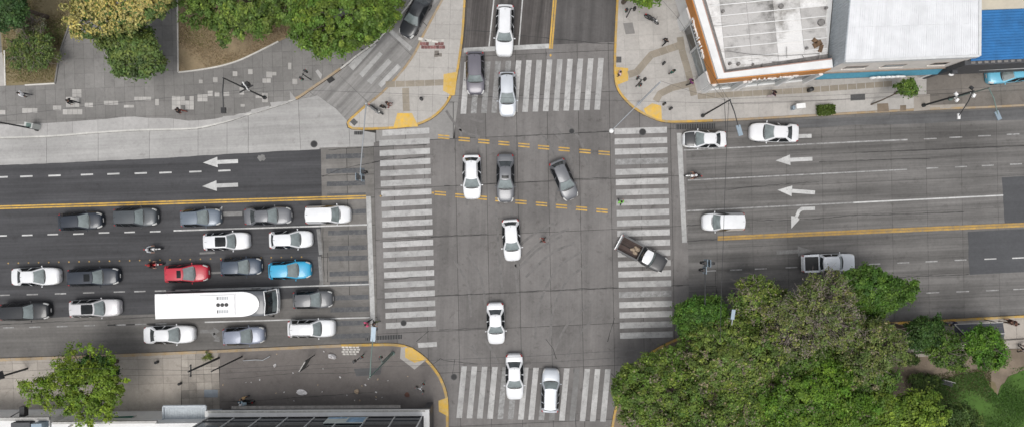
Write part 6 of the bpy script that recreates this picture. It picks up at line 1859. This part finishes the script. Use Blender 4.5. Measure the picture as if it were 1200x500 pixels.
litter('reddish rag on the brown pavement near the glass building', 477, 461.5, 7, 6, plain('rag', (.16, .08, .06), .9, var=.4), .06)
litter('white scrap upright beside the sign frame', 323, 427, 3, 5, M_BAG, .15)
for i, (x, y) in enumerate([(325, 414), (344, 436), (305, 444), (324, 459.5), (333.5, 458.5), (345, 468.5), (373, 450), (379, 431), (378, 458), (424.5, 451), (428.5, 450), (441, 458.5), (441, 464), (448, 464.5), (441, 467), (422, 468), (416, 468), (407, 462), (443, 443.5), (455, 445), (432, 443), (262, 450), (289, 447), (295, 447), (478, 440), (399, 441), (380, 411)]):
    c = P(x, y); s = random.uniform(.06, .14)
    o = MB().box((0, 0, .03), (s * 1.6, s, .05), random.uniform(0, 3), .8).obj('paper_scrap', M_BAG if i % 3 else M_CARD, loc=(c.x, c.y, Z_WALK + .004))
    tag(o, 'tiny pale paper scrap on the brown pavement', 'litter', 'paper scraps')
# ------------------------------------------------------------------ vegetation
M_LEAF = leaf_mat('foliage'); M_BARK = plain('bark', (0.115, 0.09, 0.07), .9, var=.3, scale=6); M_TWIG = plain('grey_twig', (0.24, 0.20, 0.185), .9, var=.25, scale=6)
def leaves_mesh(name, cen, nrm, size, col, aspect=.62):
    """one diamond-shaped, slightly folded leaf spray per centre"""
    n = len(cen)
    nrm = nrm / np.linalg.norm(nrm, axis=1, keepdims=True)
    r = rng.normal(size=(n, 3))
    u = np.cross(nrm, r); u /= np.linalg.norm(u, axis=1, keepdims=True)
    w = np.cross(nrm, u)
    s = size[:, None]
    a = cen - u * s; b = cen + w * s * aspect + nrm * s * .18; c = cen + u * s; d = cen - w * s * aspect + nrm * s * .18
    V_ = np.stack([a, b, c, d], 1).reshape(-1, 3)
    me = bpy.data.meshes.new(name)
    me.vertices.add(4 * n); me.vertices.foreach_set('co', V_.astype(np.float32).ravel())
    me.loops.add(4 * n); me.loops.foreach_set('vertex_index', np.arange(4 * n, dtype=np.int32))
    me.polygons.add(n); me.polygons.foreach_set('loop_start', np.arange(0, 4 * n, 4, dtype=np.int32))
    me.update(calc_edges=True)
    at = me.attributes.new('tint', 'FLOAT_COLOR', 'POINT')
    cc = np.ones((4 * n, 4), np.float32); cc[:, :3] = np.repeat(np.clip(col, 0.003, 1), 4, axis=0)
    at.data.foreach_set('color', cc.ravel())
    return me

def lobed(dirs, seed, k=7, amp=.3):
    r = np.random.default_rng(seed)
    ax = r.normal(size=(k, 3)); ax /= np.linalg.norm(ax, axis=1, keepdims=True)
    d = np.clip(dirs @ ax.T, 0, 1) ** 6
    return 1 - amp + amp * 1.25 * d.max(axis=1)

def tree(name, label, crown, zc, rx, ry, rz, col, seed, clumps=150, per=110, leaf=.19, bare=0.0, dry=None, top=None, hollow=.45, trunk_r=.2, group=None, spread=.62, twigs=0, lean=None, amp=.34):
    """crown: survey coordinate of the crown centre at height zc; rx, ry in survey units as seen, rz in metres"""
    leaf *= .66; clumps = int(clumps * 2.3); per = int(per * .62); spread *= .70; hollow *= .85; amp = min(.55, amp * 1.2); col = (col[0] * 1.42, col[1] * 1.55, col[2] * 1.25)
    r = np.random.default_rng(seed)
    c = P(crown[0], crown[1], zc); k = (CAM_H - zc) / CAM_H / S
    ax, ay = rx * k, ry * k
    base = Vector((c.x + (lean[0] if lean else 0), c.y + (lean[1] if lean else 0), Z_WALK))
    t = thing(name, label, 'tree' if rz > .9 else 'shrub', base, group=group)
    # clumps over the crown volume, crowded towards its surface, with lobes and gaps
    d = r.normal(size=(clumps, 3)); d[:, 2] = np.abs(d[:, 2]) * 1.0 - .35
    d /= np.linalg.norm(d, axis=1, keepdims=True)
    rad = (hollow + (1 - hollow) * r.random(clumps) ** .5) * lobed(d, seed + 5, 9, amp)
    cen = d * rad[:, None] * np.array([ax, ay, rz]) + np.array([c.x - base.x, c.y - base.y, zc - Z_WALK])
    cr = spread * (.65 + .7 * r.random(clumps))
    npl = np.maximum(8, (per * (.5 + r.random(clumps))).astype(int))
    idx = np.repeat(np.arange(clumps), npl); n = len(idx)
    ld = r.normal(size=(n, 3)); ld /= np.linalg.norm(ld, axis=1, keepdims=True)
    lp = cen[idx] + r.normal(size=(n, 3)) * (cr[idx] * .44)[:, None] * (.6 + .8 * r.random((clumps, 3)))[idx] * np.array([1, 1, .6])
    ld = (lp - cen[idx]) / cr[idx][:, None]; ld = ld / np.maximum(1.0, np.linalg.norm(ld, axis=1, keepdims=True))
    nr = ld * .55 + np.array([0, 0, .75]) + r.normal(size=(n, 3)) * .35 + d[idx] * .3
    base_c = np.array(col)
    cc = base_c[None, :] * (.60 + .75 * r.random(clumps))[:, None] * np.array([1, 1, 1])
    hue = (r.random(clumps) - .5)
    cc = cc * (1 + hue[:, None] * np.array([.30, .02, .12]))
    lc = cc[idx] * (.78 + .44 * r.random(n))[:, None]
    if top is not None:     # flowering or fresh growth on the outer tips
        hgt = (lp[:, 2] - (zc - Z_WALK)) / rz
        f = np.clip((hgt + .25) * 1.6, 0, 1) * (r.random(clumps)[idx] < .82) * (r.random(n) < .85)
        lc = lc * (1 - f[:, None]) + np.array(top)[None, :] * (.75 + .5 * r.random(n))[:, None] * f[:, None]
    if dry is not None:     # clumps of dry pods and dead leaves
        fr, dc = dry
        pick = ((r.random(clumps) < fr * .7)[idx] & (r.random(n) < .6)) | (r.random(n) < fr * .25)
        lc[pick] = np.array(dc)[None, :] * (.7 + .6 * r.random(pick.sum()))[:, None]
    up = np.clip(ld[:, 2] * .9 + (r.random(n) - .45), 0, 1) * np.clip(hue[idx] + .62, .15, 1)  # leaves on top of each clump tinted brighter, as if lit from above
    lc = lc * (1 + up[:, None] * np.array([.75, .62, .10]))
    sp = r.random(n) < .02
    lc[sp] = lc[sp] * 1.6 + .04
    sz = leaf * (.6 + .75 * r.random(n))
    if bare > 0:
        keep = ~((r.random(clumps) < bare)[idx] & (r.random(n) < .8))
        lp, nr, sz, lc = lp[keep], nr[keep], sz[keep], lc[keep]
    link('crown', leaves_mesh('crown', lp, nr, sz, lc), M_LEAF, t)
    # trunk and limbs
    tc = Vector((c.x - base.x, c.y - base.y, 0))
    zb = max(.3, (zc - rz * .75) - Z_WALK)
    mb = MB()
    fork = Vector((tc.x * .6, tc.y * .6, zb))
    mb.tube([Vector((0, 0, -.05)), Vector((tc.x * .25 + .05, tc.y * .25, zb * .5)), fork], [trunk_r * 1.25, trunk_r, trunk_r * .85], 9)
    order = np.argsort(-rad)[:min(clumps, 14 if not twigs else 26)]
    for i in order:
        e = Vector(cen[i]); m1 = fork.lerp(e, .45) + Vector((0, 0, .25 * rz * .5))
        mb.tube([fork - Vector((0, 0, .2)), m1, e], [trunk_r * .5, trunk_r * .28, .03], 6)
    mb.obj('trunk', M_TWIG if twigs else M_BARK, t, 50)
    if twigs:
        mb = MB()
        for q in range(twigs):
            i = int(r.integers(clumps)); e = Vector(cen[i]); f0 = fork.lerp(e, .35 + .3 * r.random()) + Vector((0, 0, .3))
            for b_ in range(3):
                tip = e + Vector(r.normal(size=3)) * .5 + Vector((0, 0, .35))
                mb.tube([f0, f0.lerp(tip, .55) + Vector((0, 0, .2)) + Vector(r.normal(size=3)) * .3, tip], [.030, .018, .008], 4, False)
        mb.obj('twigs', M_TWIG, t)
    return t

G1 = (0.085, 0.135, 0.030); G2 = (0.062, 0.110, 0.030); G3 = (0.105, 0.150, 0.028); GD = (0.035, 0.068, 0.024); GO = (0.110, 0.125, 0.050)
NG = 'trees along the upper left plaza'; PG_ = 'park trees in the lower right corner'
tree('flowering_tree', 'tree covered in yellow-green blossom above the plaza', (150, -3), 7.5, 84, 56, 2.6, (0.070, 0.105, 0.035), 1, 210, 150, .20, top=(0.46, 0.40, 0.15), group=NG, trunk_r=.25, lean=(.2, 1.5))
tree('leafy_tree', 'dark green long-leaved tree just below the yellow blossom tree', (157, 57), 5.0, 52, 30, 1.7, (0.078, 0.108, 0.040), 2, 130, 130, .22, group=NG, lean=(.3, .3), amp=.46, hollow=.3)
tree('leafy_tree', 'green tree overhanging the dry brown lawn bed', (280, 2), 6.5, 76, 48, 2.2, (0.080, 0.118, 0.030), 3, 190, 140, .19, group=NG, lean=(.6, 1.2))
tree('leafy_tree', 'large bright green tree reaching over the slip lane', (402, 15), 7.0, 96, 60, 2.6, (0.085, 0.128, 0.026), 4, 270, 150, .20, group=NG, trunk_r=.3, lean=(.6, 1.0))
tree('leafy_tree', 'mid green tree at the top edge between the two large plaza trees', (338, -12), 6.2, 46, 44, 2.0, (0.078, 0.115, 0.028), 12, 130, 140, .19, group=NG, lean=(.5, .8))
tree('leafy_tree', 'dark green tree cut by the top left corner', (4, 6), 5.5, 36, 30, 1.8, GD, 5, 120, 110, .18, group=NG, lean=(.6, .4))
tree('shrub', 'straggly dull green shrub in the left lawn bed', (38, 62), 2.0, 34, 30, 1.0, (0.080, 0.105, 0.038), 6, 70, 65, .15, hollow=.2, spread=.6, twigs=20, trunk_r=.08)
tree('shrub', 'greyish half-bare bush beside the dark corner tree', (36, 30), 1.8, 24, 12, .95, (0.16, 0.155, 0.12), 7, 40, 45, .13, hollow=.2, spread=.5, bare=.3, twigs=30, trunk_r=.06)
tree('leafy_tree', 'leafy tree peeking in at the top edge over the shop pavement', (748, -16), 6.0, 36, 24, 1.6, (0.085, 0.135, 0.022), 8, 90, 110, .18, lean=(-.6, .3))
tree('street_tree', 'yellow-green street tree on the tan pavement in the lower left', (100, 453), 5.0, 76, 49, 2.0, (0.105, 0.150, 0.018), 9, 150, 85, .17, hollow=.25, lean=(.1, .1), trunk_r=.16, bare=.05, amp=.45)
tree('street_tree', 'dark green bushy tree behind the yellow-green street tree', (112, 430), 4.2, 24, 18, 1.2, (0.030, 0.070, 0.018), 10, 60, 120, .16, hollow=.3, lean=(-.3, -.2))
tree('street_tree', 'small street tree leaning over the shop pavement', (1062, 104), 3.2, 15, 11, .95, (0.070, 0.110, 0.025), 11, 34, 80, .14, hollow=.2, lean=(-2.0, -1.1), trunk_r=.07, spread=.42)
# park
tree('park_tree', 'mid green park tree at the lower right kerb corner', (775, 452), 6.0, 60, 62, 2.2, (0.075, 0.110, 0.024), 20, 260, 130, .18, group=PG_, dry=(.12, (0.19, 0.175, 0.125)), trunk_r=.22, lean=(-.5, .8))
tree('park_tree', 'rounded dark green tree nearest the right-hand crosswalk', (820, 372), 5.0, 32, 28, 1.9, (0.050, 0.098, 0.018), 21, 130, 150, .16, group=PG_, hollow=.55, amp=.18, trunk_r=.15, lean=(-.6, .3))
tree('park_tree', 'olive green park tree with dry pods behind the street sign', (866, 425), 6.5, 62, 58, 2.3, (0.085, 0.115, 0.030), 22, 260, 130, .18, group=PG_, dry=(.16, (0.22, 0.195, 0.14)), trunk_r=.25, lean=(-.6, .7))
tree('park_tree', 'yellowish green tree reaching over the kerb beside the silver car', (890, 352), 5.5, 36, 34, 1.8, (0.092, 0.125, 0.032), 23, 120, 100, .17, group=PG_, dry=(.22, (0.24, 0.215, 0.165)), hollow=.3, bare=.12, twigs=40, lean=(-.5, .2))
tree('bare_tree', 'half-bare greyish tree with pinkish dry pods and twigs', (955, 372), 7.5, 66, 56, 2.4, (0.100, 0.118, 0.042), 24, 260, 85, .15, group=PG_, dry=(.34, (0.225, 0.20, 0.165)), hollow=.25, bare=.22, twigs=210, trunk_r=.26, lean=(-1.2, .7))
tree('bare_tree', 'olive grey tree right of the half-bare tree', (1018, 408), 7.0, 48, 46, 2.2, (0.088, 0.110, 0.036), 25, 190, 95, .16, group=PG_, dry=(.24, (0.215, 0.195, 0.14)), hollow=.3, bare=.12, twigs=90, lean=(-1.2, .6))
tree('park_tree', 'mid green tree below the half-bare tree in the middle of the park', (950, 428), 6.0, 52, 42, 1.9, (0.066, 0.108, 0.022), 41, 170, 130, .18, group=PG_, dry=(.10, (0.2, 0.185, 0.13)), lean=(-.6, .6))
tree('park_tree', 'green tree between the olive grey tree and the bottom edge', (1018, 448), 5.6, 46, 34, 1.8, (0.064, 0.102, 0.022), 42, 130, 120, .17, group=PG_, dry=(.08, (0.2, 0.185, 0.13)), lean=(-.8, .5))
tree('park_tree', 'vivid green tree overhanging the right-hand avenue', (1032, 345), 6.0, 48, 37, 2.0, (0.052, 0.098, 0.018), 26, 170, 140, .18, group=PG_, trunk_r=.2, lean=(-1.2, -.4), amp=.42)
tree('park_tree', 'dark green tree left of the bus shelter', (1082, 389), 4.5, 24, 24, 1.4, (0.030, 0.062, 0.014), 27, 80, 130, .15, group=PG_, lean=(-.8, .1))
tree('park_tree', 'bright green tree over the bus shelter', (1152, 402), 5.2, 32, 30, 1.6, (0.055, 0.112, 0.014), 28, 120, 120, .16, group=PG_, hollow=.3, lean=(-1.0, .2), twigs=20)
tree('park_tree', 'mid green tree between the shelter and the dirt path', (1108, 412), 4.4, 28, 26, 1.4, (0.055, 0.095, 0.018), 29, 80, 90, .15, group=PG_, hollow=.3, twigs=40, lean=(-.8, .1))
tree('park_tree', 'large bright green park tree at the bottom edge', (955, 478), 7.0, 66, 56, 2.4, (0.068, 0.120, 0.016), 30, 280, 140, .18, group=PG_, trunk_r=.28, lean=(-.8, .9), dry=(.04, (0.2, 0.19, 0.12)))
tree('park_tree', 'olive park tree left of the large bright bottom tree', (872, 492), 6.5, 56, 46, 2.2, (0.078, 0.115, 0.026), 31, 210, 120, .18, group=PG_, dry=(.18, (0.20, 0.185, 0.12)), lean=(-.6, .8))
tree('park_tree', 'dull green park tree cut by the bottom edge below the kerb corner', (806, 505), 6.0, 50, 36, 2.0, (0.080, 0.112, 0.030), 32, 150, 115, .18, group=PG_, dry=(.18, (0.22, 0.2, 0.15)), lean=(-.4, .6))
tree('park_tree', 'light green tree at the bottom edge beside the lawn', (1055, 488), 6.5, 52, 38, 2.0, (0.092, 0.138, 0.022), 33, 180, 130, .18, group=PG_, lean=(-1.0, .7), amp=.45)
tree('park_tree', 'dark green tree with rounded crown at the bottom edge of the lawn', (1118, 500), 5.5, 40, 28, 1.8, (0.048, 0.075, 0.022), 34, 130, 130, .15, group=PG_, hollow=.5, amp=.2, lean=(-1.0, .6))
tree('shrub', 'low dark shrub on the dirt beside the park bench', (1085, 447), 1.2, 20, 12, .7, (0.040, 0.065, 0.018), 35, 40, 90, .12, spread=.4, trunk_r=.05)
tree('shrub', 'low shrub beside the low park wall', (1068, 421), 1.0, 11, 7, .5, (0.045, 0.075, 0.018), 36, 20, 70, .11, spread=.35, trunk_r=.04)
tree('shrub', 'weeds at the foot of the utility pole', (243, 417), .35, 6, 5, .25, (0.10, 0.12, 0.03), 37, 10, 50, .08, spread=.22, trunk_r=.02)
# clipped hedge block at the kerb
hp = rng.random((5200, 3)) * np.array([1.62, .95, .75]) - np.array([.81, .475, 0]) + rng.normal(size=(5200, 3)) * .04
hc = np.array([0.085, 0.130, 0.022])[None, :] * (.6 + .8 * rng.random(5200))[:, None]
hb = P(965, 130)
hd_ = thing('hedge', 'small square green hedge at the kerb of the shop pavement', 'hedge', (hb.x, hb.y, Z_WALK), R(3))
link('foliage', leaves_mesh('foliage', hp, rng.normal(size=(5200, 3)) * .6 + np.array([0, 0, .9]), .07 + .06 * rng.random(5200), hc), M_LEAF, hd_)
MB().box((0, 0, .06), (1.7, 1.05, .14)).obj('planter_edge', M_EDGE, hd_)

# grass: uncountable, one object per patch
def grass(label, poly, n, cols, z, hmax=.075, patch=None):
    n = int(n * 2)
    pts = px_poly(poly)
    xs = [p[0] for p in pts]; ys = [p[1] for p in pts]
    q = np.column_stack([rng.uniform(min(xs), max(xs), n * 2), rng.uniform(min(ys), max(ys), n * 2)])
    x, y = q[:, 0], q[:, 1]; ins = np.zeros(len(q), bool)
    for i in range(len(pts)):
        x1, y1 = pts[i]; x2, y2 = pts[(i + 1) % len(pts)]
        if y1 == y2: continue
        c_ = ((y1 > y) != (y2 > y)) & (x < (x2 - x1) * (y - y1) / (y2 - y1) + x1); ins ^= c_
    # patchy growth
    f = np.sin(x * .9 + 1.3 * np.sin(y * .7)) + np.sin(y * 1.3 + 1.7 * np.sin(x * .5)) + rng.normal(size=len(x)) * .7
    ins &= f > -.5
    q = q[ins][:n]; f = f[ins][:n]; m = len(q)
    cen = np.column_stack([q, np.full(m, z) + hmax * .4 * rng.random(m)])
    cs = np.array(cols); ci = np.clip(((f + 1.5) / 4 * len(cs)).astype(int), 0, len(cs) - 1)
    col = cs[ci] * (.65 + .7 * rng.random(m))[:, None]
    o = link('grass', leaves_mesh('grass', cen, rng.normal(size=(m, 3)) * .5 + np.array([0, 0, .7]), hmax * (.5 + .8 * rng.random(m)), col, .4), M_LEAF)
    tag(o, label, 'grass', kind='stuff')
grass('sparse brown and green grass of the left lawn bed', [(10, 98), (64, 96), (72, 60), (86, 13), (90, -60), (0, -60), (5, 60)], 9000, [(.29, .21, .13), (.25, .20, .10), (.16, .16, .055), (.11, .14, .04)], Z_WALK + .06)
grass('dry yellow-brown grass of the curved lawn bed', [(211, 83), (232, 81), (258, 76.5), (280, 70), (302, 60), (327, 48), (352, 36), (352, -60), (211, -60)], 12000, [(.34, .26, .155), (.31, .23, .14), (.30, .23, .13), (.19, .175, .07)], Z_WALK + .06)
grass('green park lawn grass', [(1092, 446), (1130, 436), (1150, 434), (1158, 452), (1168, 462), (1178, 446), (1186, 430), (1215, 426), (1290, 432), (1290, 550), (1050, 550), (1065, 470)], 26000, [(.085, .15, .03), (.07, .148, .026), (.056, .13, .018)], Z_WALK + .06, .09)
grass('scruffy grass on the park soil', [(1060, 440), (1160, 430), (1160, 470), (1060, 480)], 5000, [(.10, .11, .04), (.14, .13, .06)], Z_WALK + .05)
